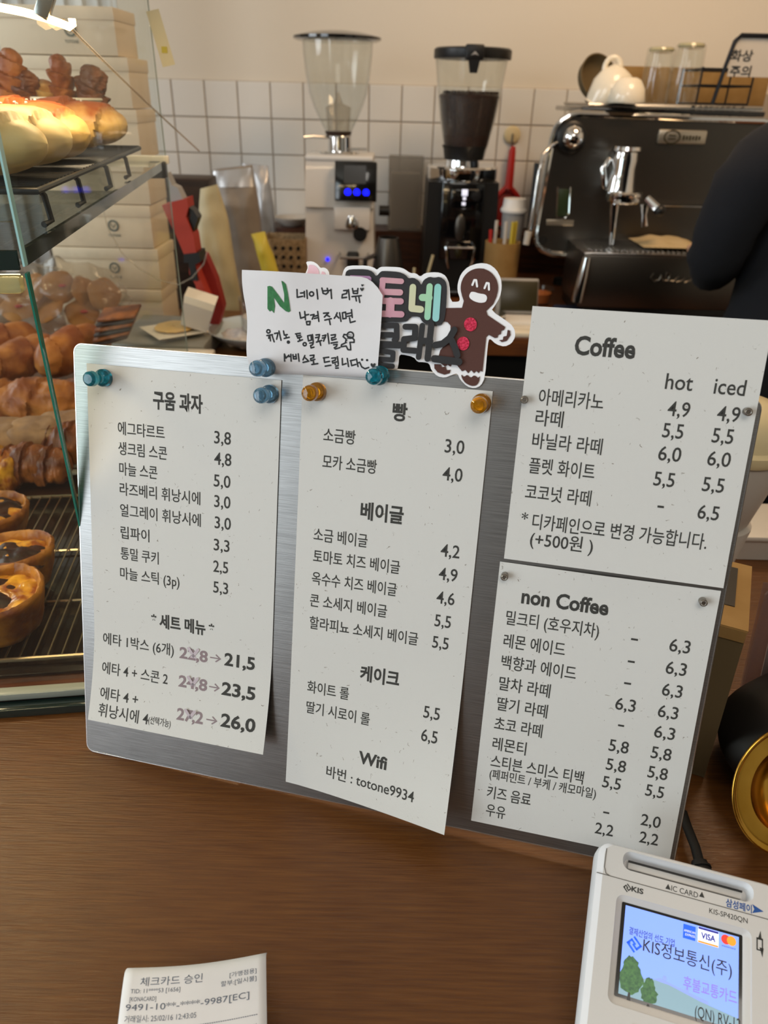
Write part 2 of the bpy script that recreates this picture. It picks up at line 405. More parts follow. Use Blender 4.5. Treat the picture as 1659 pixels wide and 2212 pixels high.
def paper_mat(name, base):
    m = mat(name, base, .9); nt = m.node_tree; b = nt.nodes['Principled BSDF']
    tc = nt.nodes.new('ShaderNodeTexCoord'); mp = nt.nodes.new('ShaderNodeMapping'); mp.inputs['Scale'].default_value = (1, 1, 1)
    nt.links.new(tc.outputs['Object'], mp.inputs[0])
    wv = nt.nodes.new('ShaderNodeTexNoise'); wv.inputs['Scale'].default_value = 260; wv.inputs['Detail'].default_value = 1
    vm = nt.nodes.new('ShaderNodeVectorMath'); vm.operation = 'MULTIPLY_ADD'; vm.inputs[1].default_value = (.006, .006, 0)
    nt.links.new(mp.outputs[0], wv.inputs['Vector']); nt.links.new(wv.outputs['Color'], vm.inputs[0]); nt.links.new(mp.outputs[0], vm.inputs[2])
    prev = None
    for sc, ax in ((120, (1, 3.2, 1)), (140, (3.4, 1, 1))):
        m2 = nt.nodes.new('ShaderNodeMapping'); m2.inputs['Scale'].default_value = ax; nt.links.new(vm.outputs[0], m2.inputs[0])
        vo = nt.nodes.new('ShaderNodeTexVoronoi'); vo.inputs['Scale'].default_value = sc; vo.inputs['Randomness'].default_value = 1
        nt.links.new(m2.outputs[0], vo.inputs['Vector'])
        l = nt.nodes.new('ShaderNodeMath'); l.operation = 'LESS_THAN'; l.inputs[1].default_value = .10; nt.links.new(vo.outputs['Distance'], l.inputs[0])
        if prev:
            mx = nt.nodes.new('ShaderNodeMath'); mx.operation = 'MAXIMUM'; nt.links.new(prev.outputs[0], mx.inputs[0]); nt.links.new(l.outputs[0], mx.inputs[1]); prev = mx
        else: prev = l
    n3 = nt.nodes.new('ShaderNodeTexNoise'); n3.inputs['Scale'].default_value = 170; nt.links.new(mp.outputs[0], n3.inputs['Vector'])
    gt = nt.nodes.new('ShaderNodeMapRange'); gt.inputs['From Min'].default_value = .50; gt.inputs['From Max'].default_value = .66; nt.links.new(n3.outputs['Fac'], gt.inputs[0])
    mu = nt.nodes.new('ShaderNodeMath'); mu.operation = 'MULTIPLY'; nt.links.new(prev.outputs[0], mu.inputs[0]); nt.links.new(gt.outputs[0], mu.inputs[1])
    mc = nt.nodes.new('ShaderNodeMix'); mc.data_type = 'RGBA'; mc.inputs['A'].default_value = lin(base); mc.inputs['B'].default_value = lin('#7c7266')
    nt.links.new(mu.outputs[0], mc.inputs['Factor']); nt.links.new(mc.outputs['Result'], b.inputs['Base Color'])
    n4 = nt.nodes.new('ShaderNodeTexNoise'); n4.inputs['Scale'].default_value = 900; nt.links.new(mp.outputs[0], n4.inputs['Vector'])
    bp = nt.nodes.new('ShaderNodeBump'); bp.inputs['Strength'].default_value = .12; bp.inputs['Distance'].default_value = .0006
    nt.links.new(n4.outputs['Fac'], bp.inputs['Height']); nt.links.new(bp.outputs[0], b.inputs['Normal'])
paper_mat('paper', '#d3d3cf')
# ---------------------------------------------------------------- the room
def struct(name, mb, m, smooth=.6): return tag(mb.build(name, m, smooth=smooth), kind='structure')
FLOOR, CEIL = -0.95, 1.62
YW = 2.60
o = struct('floor', MB().box((0, .05, FLOOR-.02), (4.1, 5.3, .04)), 'floor_tile')
o = struct('ceiling', MB().box((0, .05, CEIL+.02), (4.1, 5.3, .04)), 'paint')
wb = struct('wall_back', MB().box((0, YW+.03, .33), (4.1, .06, 2.58)), 'paint')
tag(MB().box((.2, YW-.0015, .18), (3.2, .003, .572)).build('grout_bed', 'grout', wb), 'pale grout showing between the white tiles')
T = .1015
tp = bmesh.new(); bmesh.ops.create_cube(tp, size=1)
for v in tp.verts: v.co = Vector((v.co.x*(T-.004), v.co.y*.008, v.co.z*(T-.004)))
bmesh.ops.bevel(tp, geom=tp.edges[:], offset=.0015, segments=1, affect='EDGES')
tme = bpy.data.meshes.new('tile'); tp.to_mesh(tme); tp.free(); tme.materials.append(M['tile'])
x_first = aty(512, 172, YW).x
for r_ in range(5):
    for c_ in range(-6, 13):
        t_ = bpy.data.objects.new('tile', tme); COL.objects.link(t_); t_.parent = wb
        t_.location = (x_first+T*(c_+.5), YW-.0035+random.uniform(-.0004, .0004), .466-T*(r_+.5))
# side and near walls, with the windows the daylight comes through
def wall_with_hole(name, x, y0, y1, hy0, hy1, hz0, hz1, m):
    b = MB()
    b.box((x, (y0+hy0)/2, .33), (.06, hy0-y0, 2.58)); b.box((x, (hy1+y1)/2, .33), (.06, y1-hy1, 2.58))
    b.box((x, (hy0+hy1)/2, (FLOOR+hz0)/2), (.06, hy1-hy0, hz0-FLOOR)); b.box((x, (hy0+hy1)/2, (hz1+CEIL)/2), (.06, hy1-hy0, CEIL-hz1))
    return struct(name, b, m)
wall_with_hole('wall_left', -2.02, -2.55, 2.6, -2.05, -.05, -.25, 1.35, 'paint')
struct('wall_right', MB().box((2.02, .05, .33), (.06, 5.3, 2.58)), 'paint')
struct('wall_front', MB().box((0, -2.57, .33), (4.1, .06, 2.58)), 'paint_dark')
w1 = MB()
for y in (-2.03, -1.05, -.07): w1.box((-2.0, y, .55), (.07, .05, 1.60))
for z in (-.24, 1.34): w1.box((-2.0, -1.05, z), (.07, 2.0, .05))
wn = struct('window_1', w1, 'white_plastic')
MB().box((-2.01, -1.05, .55), (.006, 1.95, 1.55)).build('pane', 'glass_panel', wn)
# curtain by the left wall, beyond the pastry case
def cur(u, v):
    y = 1.86+.30*u; return (-1.25+.55*u+.018*math.sin(u*90)+.008*math.sin(u*201), y, -.05+1.45*v+.006)
cb = MB().grid(cur, 260, 6); o = cb.build('curtain', 'curtain')
tag(o, 'pale grey pleated curtain hanging far left behind the pastry case', 'curtain')
mo = o.modifiers.new('thick', 'SOLIDIFY'); mo.thickness = .002
# ---------------------------------------------------------------- counters
def slab(b, poly, z0, z1): return b.prism(poly, z0, z1)
front_poly = [(-1.7, -.45), (1.25, -.45), (1.25, .80), (-.10, .80), (-.10, 1.68), (-1.7, 1.68)]
fc = thing('front_counter', 'brown wood-grain serving counter that the menu board and pastry case stand on', 'counter', (0, .2, FLOOR))
def fcl(b, n, m): o = b.build(n, m, fc); o.location = (0, -.2, -FLOOR); return o
fcl(slab(MB(), front_poly, -.04, 0), 'countertop', 'wood_top')
fcl(slab(MB(), [(-1.66, -.40), (1.2, -.40), (1.2, .76), (-.14, .76), (-.14, 1.64), (-1.66, 1.64)], FLOOR, -.04), 'cabinet_body', 'black_and_shade')
ZB = -.055
bc = thing('back_counter', 'dark wood back counter under the grinders and espresso machine', 'counter', (.4, 2.2, FLOOR))
def bcl(b, n, m): o = b.build(n, m, bc); o.location = (-.4, -2.2, -FLOOR); return o
bcl(slab(MB(), [(-1.7, 1.70), (1.9, 1.70), (1.9, 2.585), (-1.7, 2.585)], ZB-.04, ZB), 'countertop', 'wood_orange')
bcl(slab(MB(), [(-1.68, 1.74), (1.88, 1.74), (1.88, 2.57), (-1.68, 2.57)], FLOOR, ZB-.04), 'cabinet_body', 'black_and_shade')  # black front stands in for the shadow below the counter edge
bcl(slab(MB(), [(-.9, 2.46), (1.8, 2.46), (1.8, 2.585), (-.9, 2.585)], ZB, .062), 'wall_ledge', 'wood_ledge')
# ---------------------------------------------------------------- the steel board and what is pinned to it
yw, ln, rb = math.radians(-13.37), math.radians(15.8), math.radians(1.17)
X0 = Vector((math.cos(yw), math.sin(yw), 0)); N0 = Vector((-math.sin(yw), math.cos(yw), 0)); V0 = Vector((0, 0, math.cos(ln)))+N0*math.sin(ln)
BP = Plane((-.2196, .3887, 0.0008), X0*math.cos(rb)+V0*math.sin(rb), V0*math.cos(rb)-X0*math.sin(rb))
BM = BP.mat()
def bplane_obj(name, label, cat, u=0, v=0, z=0, group=None):
    return thing(name, label, cat, mw=BM @ Matrix.Translation((u, v, z)), group=group)
bd = bplane_obj('magnetic_board', 'brushed steel board leaning back on the counter, menus pinned to it', 'menu board')
rr = .006; poly = []
for cx_, cy_, a0 in ((.42-rr, .3005-rr, 0), (rr, .3005-rr, 90), (rr, rr, 180), (.42-rr, rr, 270)):
    for i in range(7): a = math.radians(a0+i*15); poly.append((cx_+rr*math.cos(a), cy_+rr*math.sin(a)))
MB().prism(poly, -.0014, 0).build('steel_plate', 'steel_board', bd, smooth=.3)
MB().tube([(x, y, -.0004) for x, y in poly], .0006, 6, closed=True).build('rim', 'steel_edge', bd)
sb = MB(); sb.prism([(.12, .004), (.30, .004), (.27, .20), (.15, .20)], -.004, -.0015); sb.build('back_plate', 'steel', bd)
MI = BM.inverted()
for uu in (.15, .27):
    top = Vector((uu, .20, -.004)); foot = MI @ (Vector(BM @ Vector((uu, 0, 0)))*1.0 + N0*.135); foot.y += 0
    w_ = BM @ Vector((uu, 0, 0)) + N0*.14; w_.z = .003
    MB().tube([top, MI @ w_], .003, 8).build('leg', 'steel', bd)

def paper(name, label, u0, u1, v0, v1, zf, nu=14, nv=36, poly=None, mat_='paper', group=None, cat='menu'):
    b = MB()
    def P(i, j, dz): u = u0+(u1-u0)*i/nu; v = v0+(v1-v0)*j/nv; return (u, v, zf(u, v)+dz)
    k = nu+1; n1 = k*(nv+1)
    vs = [P(i, j, .00015) for j in range(nv+1) for i in range(nu+1)]+[P(i, j, 0) for j in range(nv+1) for i in range(nu+1)]
    fs = []
    for j in range(nv):
        for i in range(nu):
            a = j*k+i; fs.append((a, a+1, a+k+1, a+k)); fs.append((n1+a, n1+a+k, n1+a+k+1, n1+a+1))
    for i in range(nu): fs += [(i+1, i, n1+i, n1+i+1), (nv*k+i, nv*k+i+1, n1+nv*k+i+1, n1+nv*k+i)]
    for j in range(nv): fs += [(j*k, (j+1)*k, n1+(j+1)*k, n1+j*k), ((j+1)*k+nu, j*k+nu, n1+j*k+nu, n1+(j+1)*k+nu)]
    b.add(vs, fs)
    t = bplane_obj(name, label, cat, group=group)
    b.build('sheet', mat_, t, smooth=1.2)
    return t
def clampf(x): return max(0.0, x)
z1 = lambda u, v: .0006+.0112*clampf((.105-v)/.072)**1.7*(1 if v > .033 else 1)
z2 = lambda u, v: .0007+clampf((.13-v)/.12)**2*(.0015+.0205*clampf((u-.16)/.115)**1.3)
z3 = lambda u, v: .0006+.002*clampf((.215-v)/.02)*clampf((u-.35)/.07)*.6
z4 = lambda u, v: .0006+.0014*clampf((v-.175)/.016)*clampf(1-abs(u-.35)/.05)
S1 = [('구움 과자', 331, 866, 438, 871, 1.3, 1), ('에그타르트', 255, 927, 356, 932, 1, 0), ('3,8', 463, 947, 499, 949, 0, 0), ('생크림 스콘', 256, 970, 361, 977, 1, 0), ('4,8', 463, 993, 500, 995, 0, 0),
 ('마늘 스콘', 258, 1014, 340, 1019, 1, 0), ('5,0', 462, 1040, 498, 1043, 0, 0), ('라즈베리 휘낭시에', 259, 1058, 433, 1074, 1, 0), ('3,0', 463, 1085, 498, 1087, 0, 0),
 ('얼그레이 휘낭시에', 260, 1104, 434, 1121, 1, 0), ('3,0', 464, 1131, 499, 1133, 0, 0), ('립파이', 261, 1151, 323, 1156, 1, 0), ('3,3', 462, 1179, 496, 1181, 0, 0),
 ('통밀 쿠키', 261, 1196, 343, 1204, 1, 0), ('2,5', 461, 1225, 493, 1228, 0, 0), ('마늘 스틱 (3p)', 260, 1242, 388, 1256, 1, 0), ('5,3', 461, 1270, 493, 1273, 0, 0),
 ('* 세트 메뉴 *', 327, 1341, 463, 1357, 1.15, 1), ('에타 1박스 (6개)', 223, 1383, 376, 1403, 1, 0), ('21,5', 485, 1427, 551, 1435, 1.28, 2), ('에타 4 + 스콘 2', 221, 1443, 363, 1464, 1, 0), ('23,5', 479, 1490, 552, 1500, 1.28, 2),
 ('에타 4 +', 217, 1498, 299, 1508, 1, 0), ('휘낭시에 4', 213, 1533, 321, 1551, 1.05, 0), ('(선택가능)', 321, 1556, 369, 1564, .62, 0), ('26,0', 477, 1559, 552, 1568, 1.28, 2)]
S1b = [('22,8', 388, 1413, 449, 1419, 1.15, 2), ('24,8', 386, 1474, 448, 1481, 1.15, 2), ('27,2', 382, 1544, 439, 1553, 1.15, 2)]
S1c = [('→', 454, 1420, 478, 1423, .9, 0), ('→', 452, 1483, 475, 1486, .9, 0), ('→', 446, 1554, 470, 1557, .9, 0)]
S2 = [('빵', 848, 889, 880, 891, 1.2, 1), ('소금빵', 699, 939, 768, 945, 1, 0), ('3,0', 961, 966, 1003, 968, 0, 0), ('모카 소금빵', 697, 998, 814, 1007, 1, 0), ('4,0', 956, 1026, 999, 1028, 0, 0),
 ('베이글', 779, 1104, 872, 1112, 1.25, 1), ('소금 베이글', 678, 1155, 794, 1167, 1, 0), ('4,2', 952, 1191, 993, 1194, 0, 0), ('토마토 치즈 베이글', 677, 1201, 864, 1225, 1, 0), ('4,9', 948, 1241, 988, 1245, 0, 0),
 ('옥수수 치즈 베이글', 674, 1248, 857, 1274, 1, 0), ('4,6', 943, 1292, 982, 1296, 0, 0), ('콘 소세지 베이글', 670, 1296, 836, 1320, 1, 0), ('5,5', 939, 1342, 974, 1346, 0, 0),
 ('할라피뇨 소세지 베이글', 669, 1343, 903, 1381, 1, 0), ('5,5', 934, 1388, 969, 1393, 0, 0), ('케이크', 778, 1454, 863, 1466, 1.22, 1), ('화이트 롤', 664, 1484, 754, 1497, 1, 0), ('5,5', 915, 1539, 950, 1545, 0, 0),
 ('딸기 시로이 롤', 662, 1528, 799, 1552, 1, 0), ('6,5', 910, 1589, 945, 1595, 0, 0), ('Wifi', 775, 1636, 836, 1648, 1.2, 1), ('바번 : totone9934', 705, 1669, 895, 1716, 1, 0)]
S3 = [('Coffee', 1242, 744, 1373, 756, 1.45, 1), ('hot', 1438, 823, 1497, 828, 1.25, 0), ('iced', 1543, 834, 1611, 838, 1.25, 0), ('아메리카노', 1164, 857, 1304, 868, 1.06, 0), ('4,9', 1442, 885, 1490, 888, 0, 0), ('4,9', 1549, 895, 1598, 899, 0, 0),
 ('라떼', 1157, 902, 1217, 906, 1.06, 0), ('5,5', 1431, 932, 1476, 935, 0, 0), ('5,5', 1538, 943, 1584, 946, 0, 0), ('바닐라 라떼', 1150, 952, 1301, 964, 1.06, 0), ('6,0', 1422, 981, 1471, 985, 0, 0), ('6,0', 1528, 992, 1578, 996, 0, 0),
 ('플렛 화이트', 1143, 1006, 1285, 1018, 1.06, 0), ('5,5', 1412, 1036, 1457, 1040, 0, 0), ('5,5', 1517, 1048, 1564, 1052, 0, 0), ('코코넛 라떼', 1135, 1063, 1277, 1075, 1.06, 0), ('-', 1420, 1094, 1434, 1095, 0, 0), ('6,5', 1507, 1107, 1553, 1112, 0, 0),
 ('*', 1127, 1114, 1141, 1115, 1, 0), ('디카페인으로 변경 가능합니다.', 1150, 1129, 1528, 1167, 1.08, 0), ('(+500원 )', 1145, 1167, 1281, 1180, 1.08, 0)]
S4 = [('non Coffee', 1127, 1288, 1315, 1312, 1.35, 1), ('밀크티 (호우지차)', 1093, 1337, 1294, 1364, 1.06, 0), ('-', 1363, 1380, 1378, 1382, 0, 0), ('6,3', 1446, 1395, 1491, 1400, 0, 0), ('레몬 에이드', 1088, 1384, 1221, 1402, 1.06, 0), ('-', 1356, 1428, 1371, 1430, 0, 0), ('6,3', 1438, 1444, 1483, 1448, 0, 0),
 ('백향과 에이드', 1083, 1431, 1245, 1452, 1.06, 0), ('-', 1348, 1475, 1363, 1477, 0, 0), ('6,3', 1430, 1491, 1474, 1496, 0, 0), ('말차 라떼', 1078, 1477, 1189, 1491, 1.06, 0), ('6,3', 1329, 1522, 1373, 1526, 0, 0), ('6,3', 1421, 1538, 1465, 1542, 0, 0),
 ('딸기 라떼', 1074, 1521, 1183, 1535, 1.06, 0), ('-', 1335, 1566, 1348, 1568, 0, 0), ('6,3', 1413, 1582, 1458, 1587, 0, 0), ('초코 라떼', 1068, 1563, 1172, 1578, 1.06, 0), ('5,8', 1315, 1612, 1358, 1616, 0, 0), ('5,8', 1406, 1627, 1450, 1632, 0, 0),
 ('레몬티', 1064, 1606, 1137, 1616, 1.06, 0), ('5,8', 1309, 1653, 1352, 1657, 0, 0), ('5,8', 1399, 1669, 1442, 1674, 0, 0), ('스티븐 스미스 티백', 1060, 1647, 1261, 1676, 1.06, 0), ('5,5', 1301, 1691, 1341, 1695, 0, 0), ('5,5', 1394, 1709, 1434, 1713, 0, 0),
 ('(페퍼민트 / 부케 / 캐모마일)', 1057, 1677, 1288, 1711, .84, 0), ('키즈 음료', 1052, 1712, 1147, 1725, 1.06, 0), ('-', 1303, 1754, 1316, 1756, 0, 0), ('2,0', 1384, 1773, 1427, 1777, 0, 0), ('우유', 1050, 1750, 1092, 1755, 1.06, 0), ('2,2', 1285, 1791, 1325, 1795, 0, 0), ('2,2', 1381, 1810, 1422, 1815, 0, 0)]
def lay(mb, rows, zf, base=.0098):
    for s, xa, ya, xb, yb, k, bold in rows:
        ua, va = BP.uvs(xa, ya, zf); ub, vb = BP.uvs(xb, yb, zf)
        size = base*(k if k else 1.18)
        put_text(mb, s, ua, ub, (va+vb)/2, size, {0: .008, 1: .03, 2: .028}[bold], zf, eps=.0003, mp=None)
def print_on(t, rows, zf, name='printed_text', m='ink', base=.0098):
    b = MB(); lay(b, rows, zf, base); return b.build(name, m, t, smooth=0)
t = paper('bakery_menu_sheet', 'recycled paper price list of baked sweets and sets, narrow sheet at left under teal pin', .0097, .1455, .034, .2884, z1)
print_on(t, S1, z1)
for r_ in S1b: tag(print_on(t, [r_], z1, 'struck_price', 'ink_mauve'), 'faded mauve old price')
for r_ in S1c: print_on(t, [r_], z1, 'arrow_print', 'ink_mauve')
for (x, y) in ((418, 1416), (417, 1478), (411, 1549)):
    b = MB()
    ux, vx = BP.uvs(x, y, z1); e = z1(ux, vx)+.00042
    for dx, dy in ((.0035, -.005), (-.0035, -.005)):
        b.cap([(ux-dx, vx-dy*-1*-1), (ux+dx, vx+dy)], .0022, e, e+.00002)
    tag(b.build('strike_mark', 'strike_mauve', t, smooth=0), 'pale mauve cross')
t = paper('bread_menu_sheet', 'recycled paper price list of breads, bagels and cakes with wifi code, tall middle sheet', .1595, .2757, .0100, .2928, z2)
print_on(t, S2, z2)
t = paper('coffee_menu_sheet', 'recycled paper coffee price list headed Coffee, upper right sheet rising above the board', .2928, .4178, .1932, .3416, z3)
print_on(t, S3, z3)
t = paper('drinks_menu_sheet', 'recycled paper drinks price list headed non Coffee, lower right sheet', .2907, .4172, .0085, .1910, z4)
print_on(t, S4, z4)

# handwritten note ------------------------------------------------
zn = lambda u, v: .0062-.0042*clampf((.300-v)/.0085)*(1 if v < .300 else 0)+.0012*math.sin((u-.12)*70)+.0035*clampf((v-.31)/.04)**2*clampf(1-abs(u-.15)/.06) - .0012*clampf((u-.188)/.02)*clampf((v-.335)/.017)
def note_edge(u, v): return u, v
nb = MB(); NU, NV = 26, 20
out_l = lambda v: .1265-.005*clampf((v-.291)/.06)**1.0+.0008*math.sin(v*160)
out_r = lambda v: .2076-.0002*math.sin(v*90)
def note_top(u): return .3518-.010*clampf((u-.193)/.0148)**2.2
def npnt(i, j, dz):
    a = i/NU; b_ = j/NV; v0_ = .2915+(.2952-.2915)*a
    vv = v0_+(.3518-v0_)*b_; u = out_l(vv)+(out_r(vv)-out_l(vv))*a; v = v0_+(note_top(u)-v0_)*b_
    return (u, v, zn(u, v)+dz)
k = NU+1; n1 = k*(NV+1)
vs = [npnt(i, j, .00015) for j in range(NV+1) for i in range(NU+1)]+[npnt(i, j, 0) for j in range(NV+1) for i in range(NU+1)]; fs = []
for j in range(NV):
    for i in range(NU):
        a = j*k+i; fs.append((a, a+1, a+k+1, a+k)); fs.append((n1+a, n1+a+k, n1+a+k+1, n1+a+1))
for i in range(NU): fs += [(i+1, i, n1+i, n1+i+1), (NV*k+i, NV*k+i+1, n1+NV*k+i+1, n1+NV*k+i)]
for j in range(NV): fs += [(j*k, (j+1)*k, n1+(j+1)*k, n1+j*k), ((j+1)*k+NU, j*k+NU, n1+j*k+NU, n1+(j+1)*k+NU)]
nt_ = bplane_obj('handwritten_note', 'white handwritten note with a green letter N, held by two pins on the board top', 'note')
nb.add(vs, fs).build('sheet', 'paper_note', nt_, smooth=1.2)
def NP(x, y, e=.0006):
    u, v = BP.uvs(540+x/5.53, 560+y/5.53, zn); return (u, v, zn(u, v)+e)
STR = '''563,362 566,455 630,443|605,405 645,400|650,385 652,450|680,372 686,468|O737,415,25|800,362 812,475|860,345 875,408 908,418 935,395 925,348|870,380 925,375|935,378 972,368|968,362 976,468|1120,375 1162,372 1155,410 1105,422 1100,462 1155,455|1178,365 1190,482|1225,350 1236,408 1285,410 1290,350|1235,382 1286,378|1220,447 1330,435|1262,447 1272,498|1300,440 1312,515
595,635 607,705 652,690|655,625 664,722|664,668 702,660|675,745 720,742 715,782 682,782 675,745|725,668 767,660 745,716|768,682 806,672|770,708 810,698|810,625 824,742|880,645 940,640 890,690|915,665 952,686|895,727 972,710|948,720 960,780|1042,640 1030,675 1008,705|1028,665 1062,702|1072,640 1088,742|1105,640 1111,712 1150,705 1143,632 1105,640|1160,652 1205,642|1165,682 1210,675|1213,603 1223,695|1190,700 1200,757 1257,740
O222,862,20|203,912 270,900|228,915 226,945|240,915 246,975|264,906 290,986|295,887 336,880 320,955|348,858 372,968|402,858 412,907 446,900|432,915 434,935|410,947 470,932|545,892 602,884|555,892 572,942 616,927|560,918 605,907|592,945 596,968|575,982 628,962|O655,1015,19|690,915 700,975 736,966 730,906 690,915|747,900 757,985|715,1002 757,996 750,1020 725,1032 732,1060 765,1050|790,905 832,900 815,972|785,937 826,930|795,990 858,970|835,978 846,1028|868,915 908,905 880,978|865,942 902,935|930,888 946,1008|970,907 1022,900 1016,930 975,941 980,967 1030,952|970,1002 1045,990|1000,1022 1042,1016 1036,1040 1008,1058 1022,1072 1075,1056
415,1215 413,1132 432,1180 466,1146|466,1162 490,1160|490,1135 493,1216|515,1140 521,1190 556,1190 550,1136|520,1166 552,1160|578,1130 588,1217|657,1150 635,1202|650,1168 692,1206|635,1232 705,1216|720,1150 766,1145 760,1176 725,1187 730,1211 776,1196|758,1216 762,1246|740,1257 810,1246|878,1178 942,1170|886,1182 892,1231 952,1219|900,1277 966,1266|978,1182 1026,1176 1020,1206 984,1217 990,1241 1036,1226|1045,1163 1056,1246|1020,1252 1026,1301 1056,1299 1056,1246|1025,1277 1055,1271|1103,1185 1106,1261 1150,1246|1163,1185 1178,1281|1200,1212 1257,1200|1206,1216 1216,1271 1267,1256|1273,1190 1291,1281|1283,1242 1312,1231
1318,1245 1335,1285 1375,1308 1420,1292|1163,905 1125,898 1114,925 1150,955 1140,1000 1095,1020 1090,1045 1150,1036 1172,1080 1205,1082 1202,1035 1195,992 1245,992 1245,962 1222,940|O1200,907,38|1175,925 1230,935'''
b = MB(); RK = [0]
def ribbon(pts, r_):
    for p, q in zip(pts[:-1], pts[1:]):
        a = math.atan2(q[1]-p[1], q[0]-p[0]); RK[0] += 1; P_ = []
        for i in range(7): t_ = a+PI/2+PI*i/6; P_.append((p[0]+r_*math.cos(t_), p[1]+r_*math.sin(t_)))
        for i in range(7): t_ = a-PI/2+PI*i/6; P_.append((q[0]+r_*math.cos(t_), q[1]+r_*math.sin(t_)))
        b.add([(x, y, zn(x, y)+.00028+RK[0]*2e-7) for x, y in P_], [tuple(range(14))])
for line in STR.split('\n'):
    for st in line.split('|'):
        if st[0] == 'O':
            x, y, r_ = map(float, st[1:].split(',')); pts = [NP(x+r_*math.cos(a*PI/8), y+r_*math.sin(a*PI/8)) for a in range(17)]
        else: pts = [NP(*map(float, q.split(','))) for q in st.split()]
        ribbon(pts, .00046)
for x, y, r_ in ((1340, 1200, 11), (1400, 1205, 11), (1185, 902, 5), (1208, 905, 5), (1166, 950, 5), (1160, 973, 5), (1157, 997, 5), (460, 990, 16)):
    ribbon([NP(x-.5, y), NP(x+.5, y)], .000065*r_)
for x, y, r_ in ((1346, 312, 16), (1341, 360, 24), (1473, 1268, 32)):
    pl = [NP(x+r_*px_, y+r_*py_, .0007) for px_, py_ in ((0, -.35), (.45, -.9), (.95, -.6), (.8, 0), (0, 1), (-.85, .1), (-.95, -.6), (-.5, -.9))]; b.add(pl, [tuple(range(8))])
b.build('handwriting', 'ink_black', nt_, smooth=0)
pl = [NP(x, y, .0005) for x, y in ((212, 325), (238, 318), (268, 330), (345, 430), (412, 525), (412, 420), (378, 258), (400, 268), (432, 300), (455, 400), (487, 618), (465, 632), (430, 620), (360, 560), (288, 455), (302, 560), (290, 645), (262, 610), (240, 625), (212, 592))]
nv_ = [(p[0], p[1], p[2]) for p in pl]
tag(MB().add(nv_, [(0, 1, 2, 14, 15, 16, 17, 18, 19), (2, 3, 13, 14), (3, 4, 12, 13), (4, 10, 11, 12), (4, 5, 9, 10), (5, 6, 7, 8, 9)]).build('green_letter', 'ink_green', nt_, smooth=0), 'green brushed letter N')

# paper-cut name sign ---------------------------------------------
sg = bplane_obj('name_sign', 'layered paper-cut shop sign with shiny letters and a smiling gingerbread figure, behind the note', 'sign')
SZ = .0016
def Q(x, y): return BP.uv(x, y, SZ)
def Qb(x, y): return Q(820+x/4.879, 560+y/4.879)
def Qn(x, y): return Q(540+x/5.53, 560+y/5.53)
def smoothp(pts, it=1):
    for _ in range(it):
        o_ = []
        for i in range(len(pts)):
            a, c = pts[i], pts[(i+1) % len(pts)]
            o_ += [(a[0]*.78+c[0]*.22, a[1]*.78+c[1]*.22), (a[0]*.22+c[0]*.78, a[1]*.22+c[1]*.78)]
        pts = o_
    return pts
LB = .0014   # layer step
back = [(741, 640), (738, 598), (744, 580), (753, 573.6), (793, 573.6), (808, 578), (814, 583), (820, 578), (826, 576), (861, 577), (873, 580.5), (886, 590), (898, 590), (908, 598), (918, 590), (935, 588), (951, 589), (963, 596), (971, 614), (973, 652), (991, 652), (994, 646), (988, 628), (989, 611), (996, 591), (1011, 576), (1035, 568), (1056, 570), (1072, 582), (1082, 601), (1084, 621), (1080, 642), (1068, 662), (1061, 671), (1103, 699), (1112, 712), (1113, 728), (1105, 742), (1090, 749), (1072, 744), (1057, 730), (1053.6, 744), (1047.5, 816), (1039, 833), (1025, 839), (1009, 835), (994, 820), (988, 806), (976, 810), (961, 816), (945, 813), (932, 800), (927.6, 785), (914, 782), (902, 782), (894, 771), (867, 765), (862, 769), (861, 785), (858, 799), (800, 795), (752, 780), (745, 700)]
MB().prism(smoothp([Q(*p) for p in back]), .0012, .0018).build('white_backing', 'card_white', sg, smooth=0)
b = MB()
b.prism(smoothp([Q(*p) for p in ((747, 690), (747, 597), (749, 587), (757, 582), (793, 582), (806, 587), (814, 598), (824, 586.6), (832, 585.6), (863, 587.7), (877, 594), (883.5, 602), (894, 600), (906, 607), (911, 617), (916, 605), (928.6, 598), (939, 600.5), (951, 598), (963.5, 607), (966.5, 621.5), (964.5, 662.5), (961, 691), (953, 703.5), (935, 701.4), (918, 699), (912, 693), (907, 684), (886, 684), (881.5, 693), (869, 696), (824, 695))]), .0018+LB*.5, .0018+LB)
def strokes(b, rows, z0, z1, sc=4.879, F=Qb):
    k_ = (F(100, 0)[0]-F(0, 0)[0])/100
    for i, (w, *pts) in enumerate(rows): b.cap([F(*p) for p in pts], w*k_, z0+i*2e-5, z1+i*2e-5)
strokes(b, [(59, (0, 697), (188, 700), (188, 830), (165, 850)), (59, (0, 795), (140, 798)), (71, (0, 895), (220, 905)), (52, (0, 962), (150, 985), (145, 1060), (10, 1050)), (48, (0, 1112), (145, 1125)),
            (62, (280, 712), (384, 714), (378, 830), (266, 842), (258, 955), (385, 965)), (57, (458, 700), (418, 1032)), (64, (552, 690), (512, 1048)), (66, (460, 862), (540, 862)),
            (68, (792, 745), (745, 830), (670, 890), (595, 905)), (66, (762, 850), (800, 930), (825, 1010)), (75, (585, 1048), (840, 1080))], .0018+LB*1.1, .0018+LB*1.6)
b.build('black_letters', 'card_black', sg, smooth=0)
hz0, hz1 = .0018+LB*1.05, .0018+LB*1.35
b = MB(); b.prism([Qn(*p) for p in ((1210, 195), (1440, 205), (1460, 225), (1458, 270), (1330, 262), (1320, 420), (1240, 420), (1200, 215))], hz0, hz1); b.build('purple_letter', 'holo_purple', sg, smooth=0)
